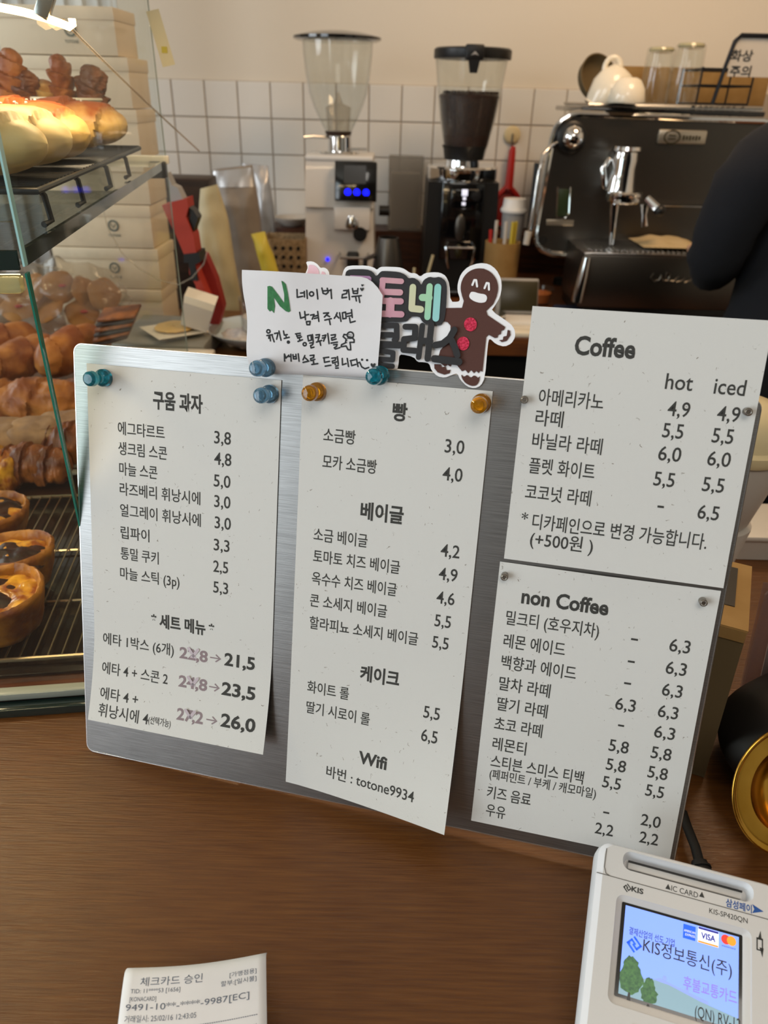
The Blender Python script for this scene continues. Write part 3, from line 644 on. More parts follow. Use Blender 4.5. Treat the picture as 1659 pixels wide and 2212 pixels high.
b = MB(); strokes(b, [(54, (35, 222), (238, 236)), (62, (42, 235), (20, 440)), (62, (30, 345), (225, 352)), (62, (10, 440), (232, 446)), (90, (122, 450), (118, 570)), (64, (10, 575), (238, 582))], hz0, hz1); tag(b.build('pink_letter', 'holo_pink', sg, smooth=0), 'shiny pink letter')
b = MB(); strokes(b, [(68, (358, 298), (345, 520), (440, 530))], hz0, hz1); tag(b.build('cream_letter', 'holo_cream', sg, smooth=0), 'shiny cream letter stroke')
b = MB(); strokes(b, [(70, (455, 405), (530, 408)), (64, (534, 290), (510, 610))], hz0, hz1); tag(b.build('green_letter', 'holo_green', sg, smooth=0), 'shiny pale green letter stroke')
b = MB(); strokes(b, [(70, (620, 298), (598, 622))], hz0, hz1); tag(b.build('aqua_letter', 'holo_aqua', sg, smooth=0), 'shiny aqua letter stroke')
# gingerbread figure: brown card on the white backing
b = MB(); gz0, gz1 = .0018+LB*.1, .0018+LB*.45
body = [(889, 440), (868, 380), (860, 300), (880, 210), (940, 135), (1020, 100), (1100, 100), (1180, 145), (1235, 220), (1247, 300), (1235, 390), (1200, 470), (1125, 545), (1140, 590), (1325, 715), (1312, 745), (1285, 752), (1278, 790), (1250, 795), (1245, 825), (1215, 830), (1150, 795), (1125, 820), (1085, 1185), (1062, 1172), (1045, 1200), (1020, 1175), (995, 1200), (965, 1165), (935, 1200), (905, 1165), (870, 1180), (820, 1120), (760, 1098), (745, 1130), (715, 1110), (690, 1130), (650, 1100), (610, 1080), (640, 960), (700, 890), (745, 830), (750, 700), (720, 665), (640, 640), (640, 515), (870, 512)]
b.prism([Qb(*p) for p in body], gz0, gz1)
b.prism([Qb(1053+197*math.cos(a*PI/32), 302+205*math.sin(a*PI/32)) for a in range(64)], gz0, gz1+1e-5)
b.prism(smoothp([Qb(*p) for p in ((860, 1212), (890, 1240), (925, 1215), (960, 1250), (1000, 1220), (1040, 1252), (1058, 1228), (1050, 1290), (1020, 1330), (970, 1336), (905, 1305), (870, 1255))]), gz0, gz1)
b.prism([Qb(*p) for p in ((1260, 852), (1300, 848), (1305, 815), (1340, 808), (1350, 745), (1375, 752), (1380, 800), (1340, 860), (1290, 873))], gz0, gz1)
b.prism([Qb(*p) for p in ((578, 1105), (640, 1108), (660, 1138), (695, 1130), (710, 1168), (748, 1165), (740, 1200), (685, 1216), (615, 1192), (580, 1150))], gz0, gz1)
b.build('gingerbread_figure', 'card_brown', sg, smooth=0)
b = MB(); strokes(b, [(20, (980, 272), (1000, 222), (1020, 222), (1030, 288)), (20, (1108, 306), (1130, 252), (1152, 256), (1155, 322))], gz1, gz1+.0004)
b.prism(smoothp([Qb(*p) for p in ((945, 385), (965, 345), (1000, 345), (1050, 362), (1120, 372), (1138, 410), (1118, 455), (1060, 462), (1000, 445), (955, 415))]), gz1, gz1+.0004)
b.build('white_face', 'card_white', sg, smooth=0)
for i, (cx_, cy_, rx, ry) in enumerate(((960, 687, 67, 73), (883, 888, 65, 72))):
    o = MB().prism([Qb(cx_+rx*math.cos(a*PI/12), cy_+ry*math.sin(a*PI/12)) for a in range(24)], gz1, gz1+.0006).build('glitter_button', 'glitter_red', sg, smooth=0)
pk = bplane_obj('pink_tail_cutout', 'small white and pink paper-cut tail peeking over the handwritten note', 'paper cutout')
MB().prism(smoothp([Qn(*p) for p in ((690, 300), (640, 205), (668, 150), (690, 92), (662, 28), (740, 22), (800, 55), (838, 105), (880, 97), (920, 118), (946, 165), (950, 300))]), .0006, .0012).build('white_backing', 'card_white', pk, smooth=0)
b = MB(); b.prism(smoothp([Qn(*p) for p in ((700, 64), (760, 68), (806, 105), (828, 160), (820, 300), (680, 300), (668, 205), (695, 130))]), .0012, .0016)
b.prism(smoothp([Qn(*p) for p in ((852, 142), (886, 150), (912, 195), (912, 290), (850, 290))]), .0012, .0016); b.build('pink_shape', 'card_pink', pk, smooth=0)

# pins ------------------------------------------------------------
def push_pin(label, x, y, m, zf, tilt=(0, 0), group=None):
    u, v = BP.uvs(x, y, lambda a, c: zf(a, c)+.002)
    t = bplane_obj('push_pin', label, 'magnetic pin', u, v, zf(u, v)+.0003, group)
    R_ = Matrix.Rotation(tilt[0], 3, 'X') @ Matrix.Rotation(tilt[1], 3, 'Y')
    MB().lathe([(0, 0), (.0052, 0), (.0057, .0006), (.0057, .0038), (.0052, .0048), (.0034, .0062), (.0030, .0085), (.0034, .0105), (.0045, .0125), (.0050, .0145), (.0046, .0172), (.0030, .0188), (0, .0192)], n=28, R=R_).build('grip', m, t)
    MB().lathe([(0, .0001), (.0030, .0001), (.0030, .0016), (0, .0016)], n=16, R=R_).build('magnet', 'steel', t)
    return t
push_pin('teal clear push-pin magnet at the top left corner of the left sheet', 224, 816, 'pin_teal', z1)
push_pin('pale blue clear push-pin magnet holding the lower left corner of the handwritten note', 575, 794, 'pin_blue', lambda u, v: zn(u, v)+.0003)
push_pin('pale blue clear push-pin magnet at the top right corner of the left sheet', 583, 851, 'pin_blue', z1)
push_pin('teal clear push-pin magnet holding the lower right corner of the handwritten note', 820, 811, 'pin_teal', lambda u, v: zn(u, v)+.0003)
push_pin('amber clear push-pin magnet at the top left corner of the middle sheet', 685, 846, 'pin_amber', z2)
push_pin('amber clear push-pin magnet at the top right corner of the middle sheet', 1040, 871, 'pin_amber', z2)
for lb, x, y, zf in (('small steel disc magnet at the left edge of the Coffee sheet', 1133, 863, z3), ('small steel disc magnet at the right edge of the Coffee sheet', 1614, 889, z3),
                     ('small steel disc magnet at the top left corner of the non Coffee sheet', 1090, 1244, z4), ('small steel disc magnet at the top right corner of the non Coffee sheet', 1518, 1299, z4)):
    u, v = BP.uvs(x, y, lambda a, c: zf(a, c)+.002)
    t = bplane_obj('disc_magnet', lb, 'magnet', u, v, zf(u, v)+.0003)
    MB().lathe([(0, 0), (.0019, 0), (.0022, .0003), (.0022, .0047), (.0019, .005), (0, .005)], n=20).build('magnet_body', 'nickel', t)
    MB().lathe([(.0010, .0049), (.0014, .0053), (.0018, .0049)], n=20).build('end_ring', 'steel', t)
# ---------------------------------------------------------------- pastry display case
CO = Vector((-.2125, .4365, 0)); CA = math.radians(8.3)
cs = thing('display_case', 'glass pastry display case with green glass edges at the left of the counter', 'display case', tuple(CO), CA)
CM = Matrix.Translation(CO) @ Matrix.Rotation(CA, 4, 'Z'); CI = CM.inverted()
def cl(p): return CI @ Vector(p)                 # room point -> case coordinates (x left is negative, y is depth)
def c_at(x, y, z): return cl(atz(x, y, z))
def c_thing(name, label, cat, loc, rz=0, group=None): return thing(name, label, cat, tuple(CM @ Vector(loc)), CA+rz, group)
CW, CD, CH = .62, .665, .545
ZS = .352                                          # top of the glass shelf
MB().box((-CW/2, .003, .186), (CW, .005, .31)).build('lower_front_glass', 'glass_panel', cs)
MB().box((-CW/2, .003, .455), (CW, .005, .172)).build('upper_front_glass', 'glass_panel', cs)
MB().box((.0000, CD/2+.004, .28), (.0035, CD-.006, .515)).build('side_glass', 'glass_side', cs)
MB().box((-CW/2, CD/2, CH), (CW, CD, .006)).build('top_glass', 'glass_panel', cs)
MB().box((-CW/2, CD/2+.004, ZS-.004), (CW-.008, CD-.01, .0075)).build('glass_shelf', 'glass_panel', cs)
tag(MB().box((.0002, .0025, .180), (.0012, .0062, .322)).build('glass_edge', 'glass_edge', cs), 'green polished edge of the lower front glass')
tag(MB().box((.0002, .0025, .445), (.0012, .0062, .20)).build('glass_edge', 'glass_edge_light', cs), 'pale aqua edge of the upper front glass')
tag(MB().box((.0002, CD, .28), (.0012, .0025, .53)).build('glass_edge', 'base_light', cs, smooth=0), 'green rear upright glass edge')
tag(MB().box((-.003, CD/2+.006, ZS-.004), (.003, CD-.012, .0095)).build('shelf_edge', 'glass_edge_dark', cs), 'dark green polished edge of the shelf')
tag(MB().box((-CW/2, .008, ZS-.005), (CW-.01, .003, .011)).build('shelf_edge', 'glass_edge_dark', cs), 'dark front edge of the shelf')
tag(MB().box((-CW/2, CD, CH-.002), (CW, .007, .009)).build('top_edge', 'glass_edge', cs), 'pale green rear edge of the top glass')
tag(MB().box((-.003, CD/2, CH-.0005), (.006, CD, .008)).build('top_edge', 'glass_edge', cs), 'green side edge of the top glass')
MB().box((-CW/2, .014, ZS-.020), (CW-.014, .010, .010), .002).build('light_channel', 'acrylic_lit', cs)
o = MB().box((-CW/2, .020, ZS-.0165), (CW-.02, .003, .002)).build('shelf_light_strip', 'led', cs)
MB().box((-.010, CD-.012, ZS-.010), (.022, .018, .020), .002).build('corner_clip', 'black_plastic', cs)
# base
b = MB(); b.box((-CW/2, .0, .0045), (CW+.006, .012, .0085), .002); b.build('base_edge', 'glass_edge_dark', cs)
tag(MB().box((-CW/2, .008, .0135), (CW, .010, .007), .002).build('base_edge', 'base_light', cs), 'pale grey-green upper base edge')
MB().box((-CW/2, CD/2, .006), (CW-.01, CD-.02, .008)).build('base_board', 'wood_ledge', cs)
MB().box((-.16, CD-.004, ZS+.002), (.33, .006, .010), .001).build('rear_lit_edge', 'ceramic', cs)  # rear shelf edge, its lit look put into the cream colour
st_ = cl(aty(345, 82, 1.08)); MB().box((st_.x, CD-.006, st_.z), (.016, .0006, .060), R=Matrix.Rotation(-.22, 3, 'Y')).build('paper_sticker', 'cream_lid', cs)
MB().box((st_.x+.003, CD-.0066, st_.z-.012), (.007, .0006, .007)).build('sticker_dot', 'yellow_pack', cs)
# hanging light strip at the top, and its cable
pA = cl(aty(-60, 8, .66)); pts = [(-60, 2), (0, 16), (50, 26), (95, 38), (130, 50), (150, 58), (157, 52), (155, 40)]
lp = [cl(aty(x, y, .62)) for x, y in pts]
ls = thing('light_strip', 'glowing warm LED strip hanging under the top of the pastry case', 'lamp', tuple(CO), CA)
MB().tube(lp, .0026, 8).build('glowing_tube', 'led_warm', ls)
MB().box(cl(aty(97, 12, .62)), (.010, .008, .016), .001, R=Matrix.Rotation(.5, 3, 'Y')).build('mounting_clip', 'steel', ls)
l = bpy.data.lights.new('led_strip_light', 'AREA'); l.shape = 'RECTANGLE'; l.size = .62; l.size_y = .03; l.energy = 3.6; l.color = (1, .72, .42)
o = bpy.data.objects.new('led_strip_light', l); COL.objects.link(o); o.location = (-.46, .66, .530); o.rotation_euler = (0, 0, CA)
l = bpy.data.lights.new('shelf_strip_light', 'AREA'); l.shape = 'RECTANGLE'; l.size = .5; l.size_y = .01; l.energy = .9; l.color = (1, .74, .42)
o = bpy.data.objects.new('shelf_strip_light', l); COL.objects.link(o); o.location = CM @ Vector((-.30, .030, ZS-.026)); o.rotation_euler = (0, 0, CA)
cbp = [cl(aty(x, y, Y)) for x, y, Y in ((118, 42, .63), (160, 85, .67), (230, 152, .75), (300, 218, .84), (360, 272, .95), (420, 326, 1.05))]
c1 = thing('clear_cable', 'thin clear lamp cable running slantwise along the side glass', 'cable', tuple(CO), CA); MB().tube([p+Vector((.006, 0, 0)) for p in cbp], .0011, 6).build('cable_sheath', 'plastic_bag', c1)
c2 = [cl(aty(x, y, 1.12)) for x, y in ((222, 450), (232, 490), (262, 545), (300, 580), (345, 605), (385, 615), (415, 600), (440, 570), (447, 545))]
c2t = thing('clear_cable', 'thin clear cable hanging in a loop behind the pastry case', 'cable', tuple(CO), CA); MB().tube(c2, .0013, 6).build('cable_sheath', 'plastic_bag', c2t)

# wire rack on the base
rk = c_thing('wire_rack', 'silver wire rack on the case floor under the egg tarts', 'rack', (0, 0, 0))
ZR = .020
tr = c_thing('dark_tray', 'dark glossy tray under the silver wire rack', 'tray', (0, 0, 0))
MB().box((-.30, .185, .0125), (.58, .31, .003), .001).build('tray_plate', 'tray_dark', tr)
x0r = -.012
MB().tube([(x, .042, ZR) for x in (-.60, x0r)], .0022, 8).build('front_bar', 'wire_steel', rk)
MB().tube([(x, .332, ZR) for x in (-.60, x0r)], .0022, 8).build('rear_bar', 'wire_steel', rk)
for yy in (.125, .215): MB().tube([(-.60, yy, ZR-.0022), (x0r, yy, ZR-.0022)], .0014, 6).build('cross_bar', 'wire_steel', rk)
wr = MB().tube([(0, .042, ZR+.001), (0, .332, ZR+.001)], .0009, 6).build('wire', 'wire_steel', rk); wr.location = (-.016, 0, 0)
for i in range(1, 40):
    c_ = wr.copy(); COL.objects.link(c_); c_.parent = rk; c_.location = (-.016-i*.0113, 0, 0)
for xx in (-.02, -.55):
    for yy in (.05, .32): MB().tube([(xx, yy, ZR), (xx, yy, .0145)], .0016, 6).build('foot', 'wire_steel', rk)

# raised grey tray behind
gt = c_thing('grid_tray', 'grey lattice tray under the long brown pastries in the case', 'tray', (0, 0, 0))
ZT = .040
MB().box((-.31, .50, ZT-.003), (.58, .29, .003), .001).build('tray_plate', 'tray_grey', gt)
g_ = MB()
for i in range(34): g_.box((-.595+i*.017, .50, ZT-.0005), (.0015, .28, .0015))
for i in range(17): g_.box((-.31, .365+i*.017, ZT-.0003), (.57, .0015, .0015))
tag(g_.build('lattice', 'tray_dark', gt, smooth=0), kind='stuff')
for xx in (-.59, -.03):
    for yy in (.37, .63): MB().box((xx, yy, .025), (.01, .01, .028)).build('foot', 'tray_grey', gt)

# egg tarts
def tart(label, x, y, r=.039, h=.036, tilt=0.0, z=ZR+.002, sd=1, rz=0):
    p = c_at(x, y, z); t = c_thing('egg_tart', label, 'pastry', (p.x, p.y, z+.001), rz, 'egg tarts on the silver rack'); t.rotation_euler[1] = tilt
    def wob(a, zz): return 1+.045*noise.noise(Vector((math.cos(a)*2+sd, math.sin(a)*2, zz*30)))+.035*noise.noise(Vector((math.cos(a)*6+sd, math.sin(a)*6, zz*90)))+.02*noise.noise(Vector((math.cos(a)*16+sd, math.sin(a)*16, zz*300)))
    MB().lathe([(0, 0), (r*.62, 0), (r*.74, .004), (r*.80, h*.2), (r*.86, h*.35), (r*.89, h*.45), (r*.94, h*.6), (r*.97, h*.7), (r*1.0, h*.82), (r*1.03, h*.92), (r*1.02, h), (r*.97, h+.002), (r*.90, h-.001), (r*.86, h-.008)], n=88, wob=wob).build('pastry_crust', 'tart_side', t, smooth=1)
    b = MB()
    def top(u, v):
        a = u*2*PI; rr_ = v*r*.92*wob(a, h); n_ = noise.noise(Vector((math.cos(a)*v*3+sd*5, math.sin(a)*v*3, 1.3)))
        return (rr_*math.cos(a), rr_*math.sin(a), h-.008+.006*(1-v*v)+.006*n_)
    b.grid(top, 48, 12); b.build('custard', 'tart_custard', t, smooth=1)
    b = MB()
    def burn(u, v):
        a = u*2*PI; rr_ = v*r*.80*(1+.25*noise.noise(Vector((math.cos(a)*1.4+sd*2, math.sin(a)*1.4, 4))))
        return (rr_*math.cos(a)-.15*r, rr_*math.sin(a), h-.005+.0065*(1-v*v)+.005*noise.noise(Vector((rr_*90*math.cos(a), rr_*90*math.sin(a), sd)))-(.006*v**4))
    b.grid(burn, 48, 10); b.build('burnt_top', 'tart_burnt', t, smooth=1)
    return t
tart('large egg tart with a blackened top at the very front of the silver rack', 14, 1362, .040, .042, -.06, sd=1, rz=.5)
tart('egg tart with a yellow rim and torn edge behind the front tart', 44, 1268, .038, .040, .10, sd=4, rz=2.2)
tart('brown egg tart further back, at the left edge behind the two near tarts', -8, 1165, .038, .036, 0, sd=7, rz=4)
def blob(name, label, x, y, z, r, m, rz=0, bumpy=.003, bs=40, seed=0, tilt=0, flat=.72, group=None, pw=1.0, yaw=None, extra=None):
    p = c_at(x, y, z); t = c_thing(name, label, 'pastry', (p.x, p.y, z), rz, group)
    if pw < 1: MB().ell((0, 0, r[2]*.72), r, 36, 22, bumpy=bumpy, bs=bs, seed=seed, flat=flat, pw=pw).build('baked_body', m, t, smooth=1)
    else: MB().spiral((0, 0, r[2]*.78), (r[0]*1.05, r[1]*1.1, r[2]*1.1), .75, .20, bumpy*28, seed, flat=.74, taper=3).build('baked_body', m, t, smooth=1)
    if extra: extra(t, r)
    return t
# small puffs behind the tarts, on dark rack
def crease(t, r):
    for k_ in (-.35, .1, .5):
        MB().tube([(r[0]*k_+r[0]*.12*math.sin(a*2), r[1]*.98*math.cos(a), r[2]*.72+r[2]*1.0*math.sin(a)) for a in [PI*i/12 for i in range(1, 12)]], r[2]*.10, 6).build('fold', 'bread_gold', t, smooth=1)
G = 'small folded pastries in the case'
blob('folded_pastry', 'small shiny yellow-brown folded pastry at the far left of the front pastry row', 2, 1052, .022, (.030, .026, .026), 'tart_custard', bumpy=.006, seed=2, group=G)
blob('folded_pastry', 'small brown rolled pastry with a yellow centre, middle of the front row', 62, 1030, .030, (.027, .022, .022), 'bread_deep', bumpy=.005, seed=3, group=G)
blob('folded_pastry', 'small dark pastry half hidden in shade near the green glass edge', 112, 1035, .026, (.026, .020, .022), 'bread_deep', bumpy=.006, seed=5, group=G)
blob('folded_pastry', 'brown knotted pastry right beside the slanting green glass edge', 155, 990, .036, (.030, .026, .024), 'bread_deep', bumpy=.007, seed=6, group=G)
# scones
def crumb(t, r):
    MB().grid(lambda u, v: ((u-.5)*r[0]*1.4, (v-.5)*r[1]*1.4, r[2]*1.62+.0015*noise.noise(Vector((u*9, v*9, 2)))), 10, 10).build('sugar_crust', 'scone', t, smooth=1)
for i, (x, y, l_) in enumerate(((10, 975, 'square brown scone at the far left of the scone row'), (88, 972, 'square sugar-dusted scone in the middle of the scone row'), (150, 955, 'square brown scone at the right of the scone row, by the green glass edge'))):
    blob('square_scone', l_, x, y, .043, (.031, .028, .022), 'scone', rz=.1*i, bumpy=.003, bs=60, seed=10+i, flat=.7, group='scones in the case', pw=.45, extra=crumb)
# long pastries
LG = 'long brown pastries on the grey tray'
def ridg(t, r):
    for k_ in (-.25, .2):
        MB().tube([(r[0]*.85*math.cos(PI*i/14), r[1]*k_+.15*r[1]*math.sin(i), r[2]*.72+r[2]*.93*math.sin(PI*i/14)) for i in range(1, 14)], r[2]*.12, 6).build('ridge', 'bread_deep', t, smooth=1)
blob('long_pastry', 'knobbly oval brown pastry lying level just behind the scones', 82, 900, ZT, (.064, .026, .028), 'bread_brown', rz=-.02, bumpy=.007, bs=55, seed=20, group=LG)
blob('long_pastry', 'long smooth brown pastry slanting up to the right behind the knobbly one', 52, 805, ZT, (.075, .026, .028), 'bread_brown', rz=1.05, bumpy=.004, bs=30, seed=21, group=LG)
blob('long_pastry', 'long brown pastry standing steeply between the glass edge and the board', 158, 790, ZT, (.078, .028, .032), 'bread_brown', rz=1.25, bumpy=.003, bs=30, seed=22, group=LG)
blob('long_pastry', 'brown pastry cut by the left picture edge, behind the glass', 4, 770, ZT, (.07, .026, .028), 'bread_brown', rz=.95, bumpy=.003, bs=30, seed=23, group=LG)
blob('long_pastry', 'reddish brown pastry end seen low between glass edge and board', 172, 880, ZT, (.04, .022, .022), 'bread_deep', rz=.3, bumpy=.005, bs=50, seed=24, group=LG)
# bag of cookies
p = c_at(125, 745, ZT); ck = c_thing('cookie_bag', 'clear crinkled bag of golden cookies with red jam dots', 'bag', (p.x, p.y+.08, ZT+.028))
b = MB()
random.seed(3)
k_ = 0
for (dx, dy, dz, rx, ry) in ((-.10, .0, .045, 1.1, .2), (-.05, .01, .05, .8, -.3), (0, .0, .055, 1.0, .3), (.04, .01, .042, .9, .9), (-.075, -.02, .022, .6, .1), (-.02, -.02, .018, .5, -.4), (.035, -.02, .012, .7, .2), (.075, .0, .04, 1.2, .5)):
    R_ = Matrix.Rotation(rx, 3, 'X') @ Matrix.Rotation(ry, 3, 'Y')
    c0_ = Vector((dx, dy, dz))
    MB().lathe([(0, -.004), (.026, -.004), (.030, 0), (.027, .004), (0, .0055)], c=c0_, n=22, R=R_, wob=lambda a, z, q=k_: 1+.05*math.sin(a*5+q)).build('cookie', 'cookie', ck, smooth=1)
    k_ += 1
    if k_ % 2: MB().ell(c0_+R_ @ Vector((.004, .0, .0055)), (.007, .006, .003), 12, 8).build('jam_dot', 'jam_red', ck, smooth=1)
MB().ell((-.012, -.003, .037), (.132, .05, .060), 60, 36, bumpy=.022, bs=34, seed=8).build('bag_film', 'plastic_bag', ck, smooth=.9)
# stack of thin dark wafers beyond the bag
for i in range(6):
    p = aty(243+3*i, 726-10*i, 1.17)
    o = tag(MB().box((0, 0, 0), (.062, .045, .005), .002, R=Matrix.Rotation(-.28+.03*i, 3, 'Y') @ Matrix.Rotation(.2, 3, 'X')).build('wrapped_wafer', 'wood_dark' if i % 2 == 0 else 'bread_deep', None, loc=tuple(p)),
        'thin %s wrapped wafer, %s in the leaning stack beyond the cookie bag' % ('dark' if i % 2 == 0 else 'brown', ('bottom one', 'second from bottom', 'third from bottom', 'third from top', 'second from top', 'topmost')[i]), 'wafer', 'wrapped wafers beyond the cookie bag')

# ---- upper shelf: black cooling rack with salt rolls, cream tubs with croissants
bk = c_thing('cooling_rack', 'black wire cooling rack carrying the rolls on the upper glass shelf', 'rack', (0, 0, 0))
ZK = ZS+.024
q0, q1 = c_at(60, 440, ZK-.006), c_at(300, 322, ZK)
xr = -.040; ya, yb = .085, .52
xs_ = lambda y_: -.009
MB().tube([(xs_(ya), ya, ZK), (xs_(yb), yb, ZK), (-.33, yb, ZK), (-.33, ya, ZK)], .0022, 8, closed=True).build('frame', 'wire_black', bk)
wb_ = MB().tube([(-.33, 0, ZK+.0018), (-.009, 0, ZK+.0018)], .0012, 6).build('wire', 'wire_black', bk); wb_.location = (0, ya+.01, 0)
for i in range(1, 40):
    c_ = wb_.copy(); COL.objects.link(c_); c_.parent = bk; c_.location = (0-.055*(i*.0108)/.435*0, ya+.01+i*.0108, 0)
for i in range(9): MB().tube([(-.03-i*.036, ya, ZK+.0005), (-.03-i*.036, yb, ZK+.0005)], .0012, 6).build('cross_wire', 'wire_black', bk)
for yy in (.10, .20, .315, .42):
    xx = xs_(yy); MB().tube([(xx-.004, yy, ZK), (xx, yy, ZK-.004), (xx+.002, yy-.001, ZS+.004), (xx-.001, yy-.010, ZS+.0026)], .0022, 8).build('leg', 'wire_black', bk)
def roll(label, xr_, t_, r, m, rz, seed):
    t = c_thing('salt_roll', label, 'bread', (xr_-r[0], t_, ZK+.0032), rz, 'rolls on the black cooling rack')
    z = r[2]*.90
    MB().spiral((0, 0, z), r, .62, .24, .05, seed).build('rolled_dough', m, t, smooth=1.0)
    for i in range(4):
        a = random.uniform(-.5, .5); MB().box((r[0]*a, random.uniform(-.3, .3)*r[1], z*1.98+.001), (.0022, .0022, .0022), .0005, R=Matrix.Rotation(i, 3, 'X')).build('salt_grain', 'salt', t)
    return t
roll('large pale golden roll nearest the front glass on the black rack', -.010, .135, (.078, .035, .0245), 'bread_pale', 0, 1)
roll('golden roll with a raised fold, second from the front glass', -.010, .207, (.072, .035, .0245), 'bread_pale', .05, 7)
roll('roll with a dark baked seam, third from the front glass', -.010, .277, (.066, .035, .0245), 'bread_gold', -.03, 12)
roll('browned crusty roll fourth from the front glass', -.030, .345, (.062, .035, .025), 'bread_gold', .05, 23)
roll('browned roll farthest from the front glass at the end of the black rack', -.012, .480, (.070, .035, .0245), 'bread_gold', -.03, 18)
roll('crusty roll in the left row, half hidden behind the nearest pale roll', -.175, .270, (.066, .036, .026), 'bread_gold', .0, 29)
roll('crusty dark roll in the left row below the left cream tub', -.175, .350, (.064, .036, .026), 'bread_brown', .0, 35)
def tub(label, x, y, Y, sticks, seed):
    p = cl(aty(x, y, Y)); t = c_thing('cream_tub', label, 'tub', (p.x, p.y, ZS+.001))
    hh = (cl(aty(x, y, Y)).z-ZS)
    MB().shell([(.001, .001), (.036, .001), (.038, .004), (.044, hh-.003), (.0460, hh-.001), (.0455, hh+.001), (.043, hh), (.037, .006), (.001, .006)], n=40).build('tub_body', 'ceramic', t)
    random.seed(seed)
    for (lb, dx, px_, py_, w_, hgt, lean, m) in sticks:
        tip = cl(aty(px_, py_, Y+.0)); bx_ = cl(aty(dx, y+10, Y)); c_ = c_thing('croissant_end', lb, 'pastry', (bx_.x, bx_.y, bx_.z-.012), 0, 'pastries standing in the cream tubs')
        d_ = tip-(bx_-Vector((0, 0, .012))); L = d_.length; R_ = d_.to_track_quat('Z', 'Y').to_matrix()
        Rz = (R_ @ Matrix.Rotation(-PI/2, 3, 'Y') @ Matrix.Rotation(seed, 3, 'X')) if m != 'bread_deep' else R_ @ Matrix.Rotation(-PI/2, 3, 'Y')
        MB().spiral(tuple(d_*.46), (L*.56, w_*1.15, w_*(.85 if m != 'bread_deep' else 1.0)), .42 if m != 'bread_deep' else .9, .42, .12 if m != 'bread_deep' else .3, seed+w_*900, R=Rz, flat=2, taper=3.2).build('flaky_body', m, c_, smooth=1)
tub('cream tub holding upright pastries, right one of the two behind the rolls', 146, 214, 1.02,
    [('tall brown croissant end standing up in the right cream tub', 140, 124, 118, .0165, .08, 0, 'bread_brown'), ('crusty slab pastry at the right of the right cream tub', 192, 200, 142, .0150, .06, 0, 'bread_deep'), ('low browned pastry at the left of the right cream tub', 96, 92, 172, .018, .05, 0, 'bread_gold')], 5)
tub('cream tub cut by the front glass edge, left one of the two behind the rolls', -15, 212, 1.0,
    [('tall pointed pastry leaning right in the left cream tub', 18, 22, 106, .017, .09, 0, 'bread_brown'), ('crusty short pastry in the left cream tub near its right rim', 50, 52, 150, .0145, .06, 0, 'bread_deep'), ('dark thin pastry at the very left of the left cream tub', 4, 8, 138, .010, .06, 0, 'bread_deep')], 9)
# ---------------------------------------------------------------- cartons, tools and bags on the left
def print_vert(b, s, xc, zc, w, h, y, bold=.02):
    vs, fs, x0, x1, y0, y1 = text2d(s, bold)
    b.add([(xc+(x-(x0+x1)/2)*w/(x1-x0), y, zc+(v-(y0+y1)/2)*h/(y1-y0)) for x, v in vs], fs)
YB = 1.50
xl_, xr_ = aty(138, 690, 1.50).x, aty(357, 700, 1.50).x
ys_ = [720, 625, 537, 443, 343, 236, 123, 14]
zs_ = [max(0.0, aty(300, y, YB).z) for y in ys_]; zs_[0] = .0
names = ['bottom', 'second from bottom', 'third from bottom', 'middle', 'third from top', 'second from top', 'topmost']
for i in range(7):
    z0_, z1_ = zs_[i], zs_[i+1]; dx = [0, .003, -.002, .002, -.004, -.008, -.022][i]
    t = thing('cake_carton', 'cream cake carton, %s of the stack behind the pastry case' % names[i], 'carton', ((xl_+xr_)/2+dx, YB+.06, z0_+.0004), 0, 'stacked cake cartons')
    hh = z1_-z0_-.0012
    b = MB(); b.box((0, 0, hh*.42), (xr_-xl_-.003, .115, hh*.84), .0015); b.build('carton_body', 'carton', t)
    MB().box((0, 0, hh*.86), (xr_-xl_, .12, hh*.27), .0015).build('lid', 'carton', t)
    ex = aty([255, 248, 245, 228, 215, 190, 152][i], (ys_[i]+ys_[i+1])/2, YB).x - ((xl_+xr_)/2+dx)
    e = MB(); e.shell([(.0075, 0), (.0105, 0), (.0105, .0004), (.0075, .0004)], c=(ex, -.0602, hh*.52), n=24, ax='y')
    e.tube([(ex-.004, -.0604, hh*.52+.003), (ex, -.0604, hh*.52-.004), (ex+.004, -.0604, hh*.52+.003)], .0009, 5)
    print_vert(e, 'TOTONE', ex, hh*.52-.0175, .024, .0048, -.0606)
    e.build('emblem_print', 'carton_print', t, smooth=0)
# tall brown panel beside the cartons
p0 = aty(318, 120, 1.62)
t = 0 and thing('side_panel', 'tall dull brown wood side panel standing right of the cake cartons', 'panel', (-.445, 1.66, -.0))
p0, p1 = aty(330, 385, 1.80), aty(446, 385, 1.80)
o = tag(MB().box((0, 0, (p0.z-ZB)/2), (p1.x-p0.x, .10, p0.z-ZB), .004).build('wooden_box', 'wood_dark', None, loc=((p0.x+p1.x)/2, 1.855, ZB+.0006)), 'dark wooden box standing behind the red hand tool', 'box')
